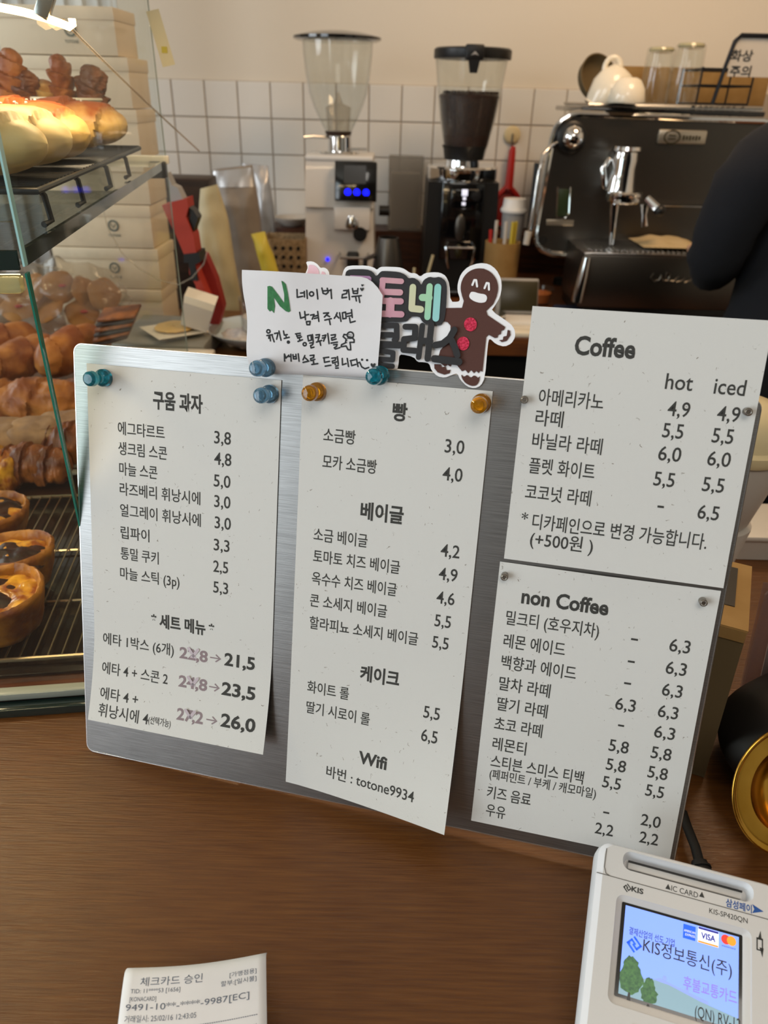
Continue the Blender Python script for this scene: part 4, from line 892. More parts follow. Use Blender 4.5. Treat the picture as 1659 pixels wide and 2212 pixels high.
# red tool: traced side view, a few centimetres thick
def vprism(b, pts, Y, th):
    b.prism([(lambda q: (q.x, q.z))(aty(x, y, Y)) for x, y in pts], Y-th/2, Y+th/2, mp=lambda x, z, y: (x, y, z)); return b
YT = 1.42
rt = thing('hand_torch', 'red and black hand tool with grey nozzle standing nozzle-up by the white wall', 'tool', (0, 0, 0))
vprism(MB(), ((357, 440), (410, 425), (413, 445), (408, 465), (424, 505), (430, 545), (404, 545), (385, 500), (366, 462)), YT, .045).build('red_body', 'orange_red', rt, smooth=.4)
vprism(MB(), ((364, 372), (376, 398), (388, 404), (400, 428), (374, 434), (368, 400)), YT, .03).build('nozzle', 'grey_plastic', rt, smooth=.4)
vprism(MB(), ((409, 443), (422, 452), (432, 468), (420, 503), (411, 478), (416, 462)), YT, .03).build('trigger', 'black_plastic', rt)
vprism(MB(), ((404, 544), (436, 540), (440, 560), (428, 566), (434, 600), (420, 600), (414, 562), (404, 562)), YT, .05).build('black_band', 'black_plastic', rt)
vprism(MB(), ((414, 560), (428, 566), (434, 590), (455, 640), (467, 655), (436, 655), (428, 612), (414, 585)), YT, .04).build('red_handle', 'orange_red', rt)
vprism(MB(), ((436, 545), (447, 548), (470, 600), (486, 660), (474, 706), (455, 706), (452, 640), (440, 590)), YT+.03, .03).build('dark_red_strap', 'red_cloth', rt)
# tilted small white carton
p = aty(430, 664, 1.36)
t = thing('small_carton', 'small open cream paper carton tilted in front of the red tool', 'carton', tuple(p)); t.rotation_euler = (.15, .32, .1)
b = MB(); b.frus((0, 0, -.035), (.048, .04), (.054, .04), .044); b.build('carton_body', 'cup_white', t); MB().frus((0, 0, .0092), (.054, .04), (.056, .042), .014).build('rim', 'ceramic', t)
# grey glass slab, square plate with a cookie, white box
p = atz(370, 725, .018)
o = tag(MB().box((0, 0, 0), (.17, .20, .035), .004).build('glass_block', 'tray_grey', None, loc=(-.418, 1.395, .018)), 'grey-green flat case under the square plate, left of the blue bowl', 'box')
t = thing('square_plate', 'small square white plate carrying an orange-brown cookie', 'plate', tuple(aty(377, 718, 1.36)+Vector((0, 0, .002)))); t.location.z = .037; t.rotation_euler = (0, 0, .65)
MB().frus((0, 0, 0), (.07, .07), (.098, .098), .008).build('plate_body', 'ceramic', t)
t2 = thing('flat_cookie', 'flat orange-brown cookie lying on the small square plate', 'cookie', tuple(t.location+Vector((0, 0, .0085))), .65); MB().ell((0, 0, .004), (.036, .036, .006), 30, 12, bumpy=.003, bs=90, flat=.6).build('baked_body', 'bread_gold', t2, smooth=1)
o = tag(MB().box((0, 0, 0), (.165, .09, .034), .004).build('white_box', 'ceramic', None, loc=tuple(Vector((-.392, 1.235, .0175)))), 'flat cream-white box just above the top edge of the steel board', 'box')
# blue-grey bowl with a glass of salt
pb = atz(520, 745, .0)
t = thing('serving_bowl', 'shallow pale blue bowl with white crumbs, behind the handwritten note', 'bowl', (atz(558, 742).x, pb.y, .002))
MB().shell([(.001, .001), (.045, .001), (.05, .004), (.076, .018), (.093, .032), (.095, .034), (.092, .034), (.073, .022), (.045, .009), (.001, .007)], n=48).build('bowl_body', 'bowl_blue', t)
b = MB(); b.ell((0, 0, .016), (.068, .068, .012), 40, 12, bumpy=.012, bs=50); tag(b.build('crumbs', 'salt', t, smooth=1), kind='stuff')
t = thing('glass_jar', 'clear glass jar with a yellow-printed label standing in the pale blue bowl', 'jar', (atz(558, 742).x+.012, pb.y, .029))
MB().shell([(.001, 0), (.036, 0), (.040, .004), (.042, .06), (.043, .064), (.041, .064), (.038, .006), (.001, .005)], n=36).build('jar_wall', 'glass_clear', t)
MB().lathe([(0, .006), (.036, .006), (.037, .030), (0, .034)], n=32).build('jar_contents', 'salt', t)
MB().box((.004, -.0425, .045), (.022, .002, .016), .001).build('label_patch', 'yellow_pack', t)
# bags standing against the wall
def bag(name, label, pts, Y, th, m, band=None, group=None):
    P_ = [aty(x, y, Y) for x, y in pts]; zb = ZB+.001
    for q in P_: q.z = max(q.z, zb); xc = sum(q.x for q in P_)/len(P_)
    t = thing(name, label, 'bag', (xc, Y, zb), 0, group); L, R_ = [], []
    n = len(pts)//2; left = P_[:n]; right = list(reversed(P_[n:]))
    def f(u, v):
        s = v*(n-1); i = min(int(s), n-2); k_ = s-i
        a = left[i].lerp(left[i+1], k_); c_ = right[i].lerp(right[i+1], k_)
        ang = u*2*PI; hw = (c_-a)/2; mid = (a+c_)/2
        thk = th*(.12+.88*min(1, (1-v)*2.2))*(.5+.5*min(1, (1-v)*6+.4))
        q = mid+hw*math.cos(ang)*-1; q = Vector((q.x, Y-math.copysign(abs(math.sin(ang))**.7, math.sin(ang))*thk/2, q.z))
        q += Vector((0, 1, 0))*.006*noise.noise(Vector((q.x*40, q.z*30, Y)))
        return q-Vector((xc, Y, zb))
    b = MB().grid(f, 40, 26); b.build('bag_body', m, t, smooth=1)
    if band:
        MB().grid(lambda u, v: f(.0+.5*u, band[0]+(band[1]-band[0])*v)+Vector((0, -.0012, 0)), 20, 4).build('printed_band', band[2], t, smooth=1)
    return t
bag('paper_bag', 'tall cream paper bag folded over at the top, left of the coffee bags', ((452, 715), (440, 620), (432, 540), (428, 480), (432, 408), (470, 398), (492, 470), (505, 560), (520, 640), (528, 715)), 1.78, .07, 'cream_bag')
bag('coffee_bag', 'grey-brown coffee bag with a crimped clear top, centre of the bags by the wall', ((505, 700), (488, 560), (474, 450), (462, 400), (458, 366), (545, 356), (553, 400), (560, 450), (572, 560), (580, 700)), 2.02, .08, 'coffee_bag', (.74, .97, 'silver_bag'))
bag('foil_bag', 'silver-grey foil bag with a pinched top, right of the brown coffee bag', ((548, 680), (547, 520), (545, 440), (538, 390), (520, 352), (578, 358), (584, 400), (592, 450), (596, 520), (598, 680)), 2.29, .07, 'silver_bag')
bag('stick_pack', 'yellow stick pack leaning left beside the foil bag', ((588, 660), (570, 600), (556, 550), (548, 520), (542, 505), (572, 500), (578, 520), (590, 550), (606, 600), (625, 660)), 1.72, .03, 'yellow_pack')
# basket with dark openings on the ledge, white dish above it
p = aty(628, 560, 2.1)
t = thing('storage_basket', 'small beige basket with dark round openings beside the white grinder', 'basket', (p.x-.020, 2.16, ZB+.001))
b = MB(); hb = aty(628, 522, 2.08).z-ZB
for (c_, d_) in (((0, -.055, hb/2), (.12, .004, hb)), ((0, .055, hb/2), (.12, .004, hb)), ((-.058, 0, hb/2), (.004, .11, hb)), ((.058, 0, hb/2), (.004, .11, hb)), ((0, 0, .003), (.12, .11, .006))): b.box(c_, d_, .001)
b.build('basket_body', 'rattan', t)
for i in range(5):
    for j in range(3): MB().lathe([(0, 0), (.005, 0), (.005, .0025), (0, .0025)], c=(-.042+i*.021, -.0568, hb-.022-j*.024), n=10, ax='y').build('opening', 'black_plastic', t)
t = thing('white_dish', 'curved white dish on the dark ledge behind the basket', 'dish', (p.x+.008, 2.40, ZB+.0))
zz_ = .062-ZB
t.location = (aty(632, 505, 2.52).x, 2.525, .0625); MB().shell([(.001, 0), (.03, 0), (.055, .018), (.060, .026), (.057, .026), (.028, .004), (.001, .004)], n=32).build('dish_body', 'cup_white', t)

# ---------------------------------------------------------------- white grinder
YG = 2.24
gx = aty(737, 400, YG).x
def gz(y, x=737, Y=YG): return aty(x, y, Y).z
t = thing('coffee_grinder', 'white coffee grinder with an empty clear hopper and a black screen with three blue buttons', 'coffee grinder', (gx, YG, ZB+.0006)); o_ = ZB
def Z(y, Y=YG): return gz(y, 737, Y)-o_
px = 1/790.0
MB().frus((0, .02, 0), (.200, .22), (.185, .20), Z(440)).build('lower_body', 'white_body', t)
hb_ = Z(338)
MB().frus((0, .01, Z(440)), (.188, .20), (.180, .17), Z(342)-Z(440), (0, .0)).build('upper_body', 'white_body', t)
MB().box((0, .01, hb_), (.182, .18, .012), .004).build('top_plate', 'white_plastic', t)
# tilted black screen
R_ = Matrix.Rotation(-.20, 3, 'X')
zs1 = (Z(345)+Z(422))/2; xs1 = aty(769, 384, YG-.1).x-gx; sc_ = Vector((xs1, -.104, zs1))
def on(dx, dy, dz): return tuple(sc_+R_ @ Vector((dx, dy, dz)))
MB().box(on(0, 0, 0), (.112, .022, .098), .003, R=R_).build('screen_housing', 'black_gloss', t)
MB().box(on(-.002, -.0112, .016), (.058, .002, .044), .0, R=R_).build('display', 'screen_off', t)
for k_ in (-1, 0, 1):
    MB().lathe([(0, 0), (.0088, 0), (.0088, .002), (0, .002)], c=on(.0035+k_*.0245, -.0105, -.027), n=20, ax='y').build('button', 'screen_blue', t)
b = MB(); b.box((xs1-.01, -.085, Z(450)-.012), (.10, .05, .06), .004); b.build('chute_housing', 'white_body', t)
MB().lathe([(0, 0), (.022, 0), (.024, .01), (.018, .032), (0, .032)], c=(xs1-.01, -.095, Z(480)), n=24).build('spout', 'chrome', t)
MB().lathe([(0, 0), (.019, 0), (.019, .020), (0, .020)], c=(xs1+.012, -.09, Z(492)), n=24, ax='y').build('black_knob', 'black_plastic', t)
MB().lathe([(0, 0), (.014, 0), (.014, .03), (0, .03)], c=(.108, -.01, Z(452)), n=20, ax='x').build('side_dial', 'black_plastic', t)
MB().tube([(xs1-.045, -.09, Z(535)), (xs1-.04, -.135, Z(538)), (xs1+.03, -.135, Z(538)), (xs1+.035, -.09, Z(535))], .004, 8).build('fork', 'steel', t)
MB().box((xs1-.008, -.088, Z(560)), (.034, .03, .075), .006).build('portafilter_rest', 'black_plastic', t)
MB().lathe([(0, 0), (.005, 0), (.005, .002), (0, .002)], c=(aty(707, 548, YG-.1).x-gx, -.092, Z(548)), n=14, ax='y').build('power_light', 'screen_blue', t)
# collar and hopper
hx = aty(733, 300, YG).x-gx
MB().lathe([(0, hb_+.004), (.052, hb_+.004), (.055, hb_+.008), (.052, hb_+.012), (.032, hb_+.014), (.031, Z(296)), (.036, Z(293)), (0, Z(293))], c=(hx, .01, 0), n=40).build('steel_collar', 'chrome', t)
MB().tube([(hx-.03, .0, Z(298)), (hx-.07, -.01, Z(296)), (hx-.095, -.02, Z(298))], .004, 8).build('slide_lever', 'steel', t)
MB().tube([(hx+.03, .0, Z(322)), (hx+.075, -.01, Z(321))], .0035, 8).build('adjust_lever', 'steel', t)
hp = [(.033, Z(294)), (.036, Z(284)), (.050, Z(262)), (.066, Z(232)), (.078, Z(200)), (.086, Z(160)), (.090, Z(120)), (.092, Z(88))]
MB().shell(hp+[(.0905, Z(88)), (.0885, Z(120)), (.0765, Z(200)), (.0485, Z(262)), (.0335, Z(286))], c=(hx-.003, .01, 0), n=48).build('hopper', 'glass_clear', t, smooth=1)
MB().lathe([(0, Z(294)), (.033, Z(294)), (.037, Z(285)), (0, Z(283))], c=(hx-.003, .01, 0), n=30).build('beans', 'beans', t)
MB().shell([(.030, Z(292)), (.034, Z(232)), (.012, Z(224)), (.001, Z(198))], c=(hx-.003, .01, 0), n=30).build('inner_cone', 'plastic_clear', t)
MB().lathe([(0, Z(90)), (.104, Z(90)), (.114, Z(86)), (.114, Z(80)), (.100, Z(76)), (.070, Z(70)), (.030, Z(66)), (0, Z(65))], c=(hx-.004, .01, 0), n=48).build('lid', 'black_gloss', t, smooth=.5)

# ---------------------------------------------------------------- black grinder
g2 = aty(996, 400, YG).x
t = thing('coffee_grinder', 'black coffee grinder with a clear hopper full of dark beans', 'coffee grinder', (g2, YG, ZB+.0006))
def Z2(y): return gz(y, 997)-ZB
b = MB(); b.lathe([(.0, 0), (.118, 0), (.118, .01), (.108, .03), (.100, Z2(480)), (.098, Z2(392))], n=6, R=Matrix.Rotation(PI/6, 3, 'Z')); bb = MB()
bb.frus((0, .02, 0), (.205, .21), (.192, .20), Z2(388)); bb.build('body', 'black_plastic', t)
MB().box((0, -.088, Z2(470)), (.115, .012, Z2(400)-Z2(560)), .004).build('front_plate', 'black_gloss', t)
MB().lathe([(0, Z2(388)), (.096, Z2(388)), (.098, Z2(384)), (.098, Z2(362)), (.094, Z2(358)), (0, Z2(358))], c=(.0, .01, 0), n=48).build('steel_ring', 'chrome', t)
MB().lathe([(0, Z2(358)), (.048, Z2(358)), (.046, Z2(346)), (0, Z2(346))], c=(0, .01, 0), n=40).build('collar', 'chrome', t)
MB().lathe([(.052, Z2(345)), (.054, Z2(345)), (.058, Z2(322)), (.062, Z2(315)), (0, Z2(315))], c=(.003, .01, 0), n=40).build('hopper_neck', 'black_plastic', t)
hp = [(.053, Z2(340)), (.062, Z2(310)), (.074, Z2(260)), (.084, Z2(205)), (.090, Z2(160)), (.095, Z2(126))]
MB().shell(hp+[(.0935, Z2(126)), (.0885, Z2(160)), (.0725, Z2(260)), (.052, Z2(338))], c=(.006, .01, 0), n=48).build('hopper', 'glass_clear', t, smooth=1)
b = MB(); b.lathe([(0, Z2(322)), (.056, Z2(322)), (.060, Z2(310)), (.0715, Z2(260)), (.0812, Z2(207)), (.074, Z2(203)), (.04, Z2(201)), (0, Z2(201))], c=(.006, .01, 0), n=48)
b.build('beans', 'beans', t, smooth=1)
b = MB()
random.seed(11)
for i in range(60):
    a = random.uniform(0, 2*PI); rr_ = .074*math.sqrt(random.random()); b.ell((.006+rr_*math.cos(a), .01+rr_*math.sin(a), Z2(201)+.001), (.006, .0045, .004), 8, 6)
tag(b.build('top_beans', 'beans', t, smooth=1), kind='stuff')
MB().lathe([(0, Z2(128)), (.100, Z2(128)), (.101, Z2(126)), (.101, Z2(108)), (.096, Z2(104)), (0, Z2(104))], c=(.008, .01, 0), n=48).build('lid', 'black_plastic', t, smooth=.5)
b = MB(); b.box((.003, -.091, Z2(117)), (.046, .03, .034), .004); b.frus((.003, -.096, Z2(160)), (.018, .014), (.03, .018), Z2(130)-Z2(160)); b.build('lid_latch', 'black_plastic', t)
MB().prism([(.003-.010, Z2(124)), (.003, Z2(115)), (.003+.010, Z2(124)), (.003, Z2(121))], -.1075, -.1065, mp=lambda x, z, y: (x, y, z)).build('arrow_mark', 'grey_plastic', t)
MB().box((.005, -.0955, Z2(423)), (.075, .006, .052), .008).build('display_bezel', 'black_gloss', t)
b = MB(); b.box((.003, -.099, Z2(408)), (.016, .001, .016), .0003); b.box((.003, -.099, Z2(420)), (.008, .001, .008)); b.box((.002, -.099, Z2(431)), (.010, .001, .008)); b.build('display_digits', 'print_white', t)
MB().lathe([(0, 0), (.013, 0), (.012, .008), (0, .009)], c=(.034, -.098, Z2(414)), n=24, ax='y').build('dial', 'black_plastic', t)
MB().ell((-.003, -.0945, Z2(482)), (.015, .006, .036), 20, 12).build('chute_window', 'steel_brushed', t, smooth=1)
b = MB()
for sx in (-1, 1): b.tube([(sx*.034, -.092, Z2(512)), (sx*.040, -.118, Z2(520)), (sx*.036, -.125, Z2(548)), (sx*.030, -.118, Z2(562))], .0035, 8)
b.tube([(-.036, -.12, Z2(520)), (.036, -.12, Z2(520))], .003, 8); b.build('portafilter_fork', 'chrome', t)
MB().ell((-.004, -.100, Z2(530)), (.010, .008, .019), 16, 10).build('switch', 'olive_screen', t, smooth=1)
MB().box((0, -.12, .012), (.16, .06, .012), .004).build('catch_tray', 'black_gloss', t)

# clear box behind, jug, cup with straws between the grinders
p = aty(876, 412, 2.47)
t = thing('acrylic_box', 'frosted clear plastic box standing against the tiles between the two grinders', 'box', (p.x, 2.51, .0625))
hz_ = aty(876, 338, 2.47).z-.0625; b = MB()
for (c_, d_) in (((0, -.035, hz_/2), (.105, .003, hz_)), ((0, .035, hz_/2), (.105, .003, hz_)), ((-.052, 0, hz_/2), (.003, .07, hz_)), ((.052, 0, hz_/2), (.003, .07, hz_)), ((0, 0, .002), (.105, .07, .003))): b.box(c_, d_)
b.build('box_walls', 'plastic_clear', t); MB().box((0, 0, hz_*.4), (.09, .05, hz_*.75), .004).build('wrapped_stock', 'cup_white', t)
p = aty(838, 555, 1.95)
t = thing('milk_jug', 'grey-white steaming jug with a black handle right of the white grinder', 'jug', (p.x, 1.98, ZB+.001)); hj = aty(838, 518, 1.95).z-ZB
MB().shell([(.001, 0), (.038, 0), (.041, .006), (.040, hj*.6), (.030, hj*.9), (.026, hj), (.024, hj), (.028, hj*.88), (.038, hj*.58), (.038, .008), (.001, .004)], n=32).build('jug_body', 'steel_brushed', t, smooth=.7)
MB().tube([(-.034, -.01, hj*.75), (-.058, -.02, hj*.7), (-.060, -.02, hj*.4), (-.040, -.01, hj*.3)], .006, 8).build('handle', 'black_plastic', t)
p = aty(895, 570, 1.85)
t = thing('utensil_cup', 'dark translucent cup holding light stirrers, left of the black grinder', 'cup', (p.x, 1.86, ZB+.001))
MB().shell([(.001, 0), (.028, 0), (.036, .09), (.034, .09), (.026, .004), (.001, .004)], n=28).build('cup_wall', 'glass_clear', t)
for i, (a, c_) in enumerate((((.0, 0, .01), (.0, -.01, .125)), ((-.01, 0, .01), (-.035, 0, .12)), ((.01, 0, .01), (.045, 0, .155)))):
    MB().tube([a, c_], .0035, 6).build('stirrer', 'cream_bag', t)

# ---------------------------------------------------------------- red scoop on a hook, sticks, tablet, cup
YH = 2.50
t = thing('suction_hook', 'round pale suction hook stuck on the tiles above the red scoop', 'hook', (aty(1107, 292, 2.58).x, 2.586, aty(1107, 292, 2.58).z))
MB().lathe([(0, 0), (.026, 0), (.020, .006), (0, .009)], n=28, ax='y').build('suction_cup', 'cream_lid', t)
MB().tube([(0, -.009, .004), (0, -.014, -.02), (0, -.024, -.028), (0, -.026, -.018)], .003, 8).build('hook_arm', 'nickel', t)
t = thing('red_scoop', 'bright red plastic scoop hanging from the suction hook by the espresso machine', 'scoop', (aty(1105, 400, YH).x, 2.555, 0))
zA = lambda y: aty(1105, y, YH).z
MB().tube([(.002, 0, zA(318)), (0, 0, zA(330)), (0, 0, zA(400)), (-.001, 0, zA(412))], [.007, .011, .013, .016], 12).build('handle', 'red_plastic', t)
b = MB(); b.lathe([(.052, 0), (.056, .004), (.056, .012), (.050, .014), (.046, .006)], c=(-.004, .010, zA(455)), n=36, ax='y'); b.tube([(-.002, 0, zA(405)), (-.03, -.002, zA(425)), (-.05, 0, zA(450))], .008, 8); b.tube([(.0, 0, zA(405)), (.028, -.002, zA(425)), (.044, 0, zA(450))], .008, 8); b.build('scoop_rim', 'red_plastic', t)
MB().ell((-.004, .008, zA(457)), (.050, .012, .052), 24, 12).build('scoop_bowl', 'red_cloth', t, smooth=1)
p = aty(1085, 560, 2.02)
t = thing('stick_holder', 'round tan canister with yellow and white sticks right of the black grinder', 'canister', (p.x, 2.04, ZB+.001)); hc = aty(1085, 528, 2.0).z-ZB
MB().shell([(.001, 0), (.044, 0), (.045, .004), (.046, hc), (.043, hc), (.042, .006), (.001, .004)], n=32).build('canister_wall', 'kraft', t)
for i, (dx, dy, tx, m_) in enumerate(((-.02, .01, -.02, 'cup_white'), (.005, -.01, .002, 'cup_white'), (.018, -.01, .020, 'yellow_pack'), (.026, .0, .03, 'yellow_pack'), (-.03, -.01, -.036, 'red_plastic'))):
    MB().tube([(dx, dy, .01), (tx, dy, hc+(.05 if i != 4 else .03))], [.004, .0045], 8).build('stick', m_, t)
p = aty(1113, 450, 2.12)
t = thing('lidded_cup', 'tall grey takeaway cup with a white lid beside the stick canister', 'cup', (p.x+.002, 2.15, ZB+.001)); hc = aty(1113, 462, 2.12).z-ZB
MB().lathe([(0, 0), (.024, 0), (.031, hc), (0, hc)], n=28).build('cup_wall', 'grey_plastic', t)
MB().lathe([(0, hc), (.036, hc), (.037, hc+.006), (.032, hc+.014), (.030, hc+.034), (0, hc+.036)], n=28).build('cup_lid', 'white_plastic', t)
p = aty(1122, 590, 1.86)
t = thing('order_tablet', 'small tilted tablet with a dark olive screen on a white base, right of the canister', 'tablet', (p.x, 1.86, ZB+.001))
R_ = Matrix.Rotation(-.35, 3, 'X'); MB().box((0, .0, .062), (.105, .012, .085), .004, R=R_).build('casing', 'grey_plastic', t); MB().box((.004, -.0065, .064), (.092, .003, .072), .001, R=R_).build('screen', 'olive_screen', t)
MB().box((0, -.03, .010), (.11, .10, .020), .006).build('base', 'white_plastic', t)
p = atz(1172, 672, ZB)
t = thing('tea_glass', 'low glass of orange drink on the wood counter just above the Coffee sheet', 'glass', (p.x, p.y+.08, ZB+.001))
MB().shell([(.001, 0), (.030, 0), (.034, .004), (.040, .042), (.038, .042), (.030, .006), (.001, .004)], n=30).build('glass_wall', 'glass_clear', t); MB().lathe([(0, .006), (.030, .006), (.035, .030), (0, .031)], n=28).build('drink', 'orange_tea', t)
o = tag(MB().box((0, 0, 0), (.075, .05, .03), .008).build('folded_cloth', 'navy_cloth', None, loc=(aty(1222, 632, 1.95).x, 1.90, ZB+.0155)), 'small navy folded cloth under the left front corner of the espresso machine', 'cloth')
MB_ = MB()
p = aty(1085, 640, 1.76)
t = thing('puck_knocker', 'black round knock box with a chrome rim behind the gingerbread figure', 'knock box', (p.x-.025, 1.79, ZB+.001))
MB().lathe([(0, 0), (.040, 0), (.042, .03), (.040, .032), (0, .032)], n=28).build('box_body', 'black_plastic', t); MB().lathe([(.039, .032), (.043, .032), (.043, .037), (.039, .037)], n=28).build('rim', 'chrome', t)
t = thing('white_tray', 'low white tray on the back counter edge right of the gingerbread figure', 'tray', (aty(1130, 690, 1.73).x, 1.745, ZB+.0005)); MB().box((0, 0, .006), (.22, .07, .012), .003).build('tray_plate', 'ceramic', t)
# ---------------------------------------------------------------- espresso machine
YM = 2.05
em = thing('espresso_machine', 'large brushed steel espresso machine with chrome trim on the back counter', 'espresso machine', (0, 0, 0))
def em_p(pts): return [(q.x, q.z) for q in (aty(x, y, YM) for x, y in pts)]
pl_ = [(1250, 245), (1232, 249), (1214, 260), (1201, 277), (1194, 300), (1183, 360), (1170, 430), (1156, 505), (1158, 524), (1170, 539), (1192, 548), (1215, 550), (1640, 562), (1658, 540), (1672, 500), (1690, 400), (1690, 300), (1678, 275), (1650, 262)]
outl = em_p(pl_)
MB().prism(outl, YM, YM+.016, mp=lambda x, z, y: (x, y, z)).build('front_panel', 'steel_brushed', em, smooth=.4)
MB().tube([(x, YM+.002, z) for x, z in outl], .0085, 10, closed=True).build('chrome_trim', 'chrome', em)
cx_ = sum(p[0] for p in outl)/len(outl); cz_ = sum(p[1] for p in outl)/len(outl)
MB().prism([(cx_+.05+(x-cx_)*.80, cz_+(z-cz_)*.93) for x, z in outl], YM+.016, YM+.40, mp=lambda x, z, y: (x, y, z)).build('rear_body', 'black_plastic', em, smooth=.4)
a, c_ = aty(1258, 243, YM), aty(1655, 256, YM)
b = MB(); b.box(((a.x+c_.x)/2, YM+.18, a.z+.006), (c_.x-a.x, .34, .012), .003); b.build('top_deck', 'black_gloss', em)
zt = aty(1400, 228, YM+.05).z
b = MB()
for yy in (YM+.035, YM+.33): b.tube([(a.x+.02, yy, zt), (c_.x, yy, zt)], .003, 8)
for xx in (a.x+.02, (a.x+c_.x)/2, c_.x): b.tube([(xx, YM+.035, zt), (xx, YM+.33, zt)], .003, 8)
b.box(((a.x+c_.x)/2+.01, YM+.18, zt-.004), (c_.x-a.x-.02, .30, .003)); 
for xx in (a.x+.03, c_.x-.02): b.box((xx, YM+.18, (a.z+.012+zt)/2-.003), (.01, .28, zt-a.z-.014))
b.build('cup_rail', 'steel', em)
q = aty(1237, 297, YM-.03)
MB().lathe([(0, 0), (.030, 0), (.036, .006), (.036, .022), (.030, .026), (0, .026)], c=(q.x, YM, q.z), n=32, ax='y').build('knob_base', 'black_plastic', em)
MB().ell((q.x, YM-.040, q.z), (.026, .022, .026), 28, 18).build('steam_knob', 'chrome', em, smooth=1)
MB().tube([aty(1215, 302, YM-.01), aty(1190, 316, YM-.03), aty(1172, 335, YM-.05), aty(1163, 380, YM-.06), aty(1152, 450, YM-.06), aty(1142, 505, YM-.06)], .0042, 8).build('steam_wand', 'chrome', em, smooth=1)
MB().tube([aty(1142, 500, YM-.06), aty(1136, 528, YM-.06)], [.009, .008], 12).build('wand_grip', 'cup_white', em)
MB().tube([aty(1160, 352, YM+.1), aty(1150, 440, YM+.1), aty(1143, 500, YM+.1)], .007, 8).build('side_hose', 'black_plastic', em)
def em_box(x0, y0, x1, y1, dy, th, name, m, bev=.002):
    p_, q_ = aty(x0, y0, YM-dy), aty(x1, y1, YM-dy)
    return MB().box(((p_.x+q_.x)/2, YM-dy, (p_.z+q_.z)/2), (abs(q_.x-p_.x), th, abs(p_.z-q_.z)), bev).build(name, m, em)
em_box(1424, 279, 1522, 313, .004, .008, 'badge_plate', 'plate_metal', .004)
p_ = aty(1452, 296, YM-.009); b = MB()
b.shell([(.013, 0), (.0155, 0), (.0155, .0015), (.013, .0015)], c=(p_.x, YM-.008, p_.z), n=28, ax='y', sx=1.35); b.tube([(p_.x-.009, YM-.009, p_.z+.004), (p_.x+.009, YM-.009, p_.z+.003)], .0015, 6); b.tube([(p_.x-.009, YM-.009, p_.z-.004), (p_.x+.009, YM-.009, p_.z-.004)], .0015, 6)
for i in range(6): b.box((p_.x+.029+i*.0078, YM-.0088, p_.z-.001), (.0045, .0012, .0085 if i % 2 else .0105))
b.build('badge_print', 'olive_screen', em, smooth=0)
em_box(1181, 474, 1238, 488, .001, .004, 'name_plate', 'plate_metal', .001)
em_box(1206, 408, 1228, 468, .001, .004, 'gauge_window', 'gauge_green', .003)
g0, g1, g2_, g3 = aty(1205, 404, YM-.004), aty(1202, 468, YM-.004), aty(1222, 470, YM-.004), aty(1232, 404, YM-.004)
MB().tube([g0, g1, aty(1210, 474, YM-.004), g2_, aty(1229, 460, YM-.004), g3], .0018, 6).build('gauge_rim', 'chrome', em)
p_ = aty(1172, 519, YM); MB().lathe([(0, 0), (.011, 0), (.011, .004), (0, .004)], c=(p_.x, YM, p_.z), n=20, ax='y').build('round_port', 'rubber', em)
# group head
p_ = aty(1362, 370, YM-.10); zt_, zb_ = aty(1362, 318, YM-.1).z, aty(1362, 415, YM-.1).z
MB().lathe([(0, zb_), (.036, zb_), (.034, zb_+.01), (.030, (zt_+zb_)/2), (.032, zt_-.03), (.030, zt_-.012), (.036, zt_-.008), (.034, zt_), (0, zt_+.002)], c=(p_.x-.010, YM-.07, 0), n=30).build('group_tower', 'chrome', em)
MB().tube([(p_.x-.045, YM-.06, zt_-.03), (p_.x-.060, YM-.07, (zt_+zb_)/2), (p_.x-.045, YM-.06, zb_+.005)], .008, 10).build('group_arm', 'chrome', em, smooth=1)
MB().box((p_.x-.01, YM-.03, (zt_+zb_)/2), (.05, .07, (zt_-zb_)*.8), .01).build('group_mount', 'steel', em)
zg = aty(1362, 440, YM-.1).z
MB().lathe([(0, zg), (.040, zg), (.044, zg+.006), (.044, zb_-.004), (.040, zb_), (0, zb_)], c=(p_.x+.0, YM-.08, 0), n=36).build('group_head', 'chrome', em)
h0 = aty(1398, 428, YM-.14); h1 = aty(1425, 455, YM-.16)
MB().tube([h0, h1], [.009, .011], 10).build('filter_handle', 'chrome', em); MB().ell(tuple(h1), (.014, .014, .013), 18, 12).build('handle_knob', 'black_plastic', em, smooth=1)
s0 = aty(1392, 440, YM-.12); s1 = aty(1392, 488, YM-.12); MB().tube([s0, (s0.x+.004, s0.y, (s0.z+s1.z)/2), (s1.x, s1.y, s1.z)], [.013, .007, .009], 10).build('spout', 'chrome', em, smooth=1)
w0 = aty(1328, 440, YM-.12); w1 = aty(1320, 528, YM-.12)
MB().tube([w0, w0.lerp(w1, .5), w1], [.012, .0085, .006], 12).build('water_spout', 'chrome', em, smooth=1)
em_box(1428, 443, 1640, 451, .02, .012, 'grab_rail', 'chrome', .003)
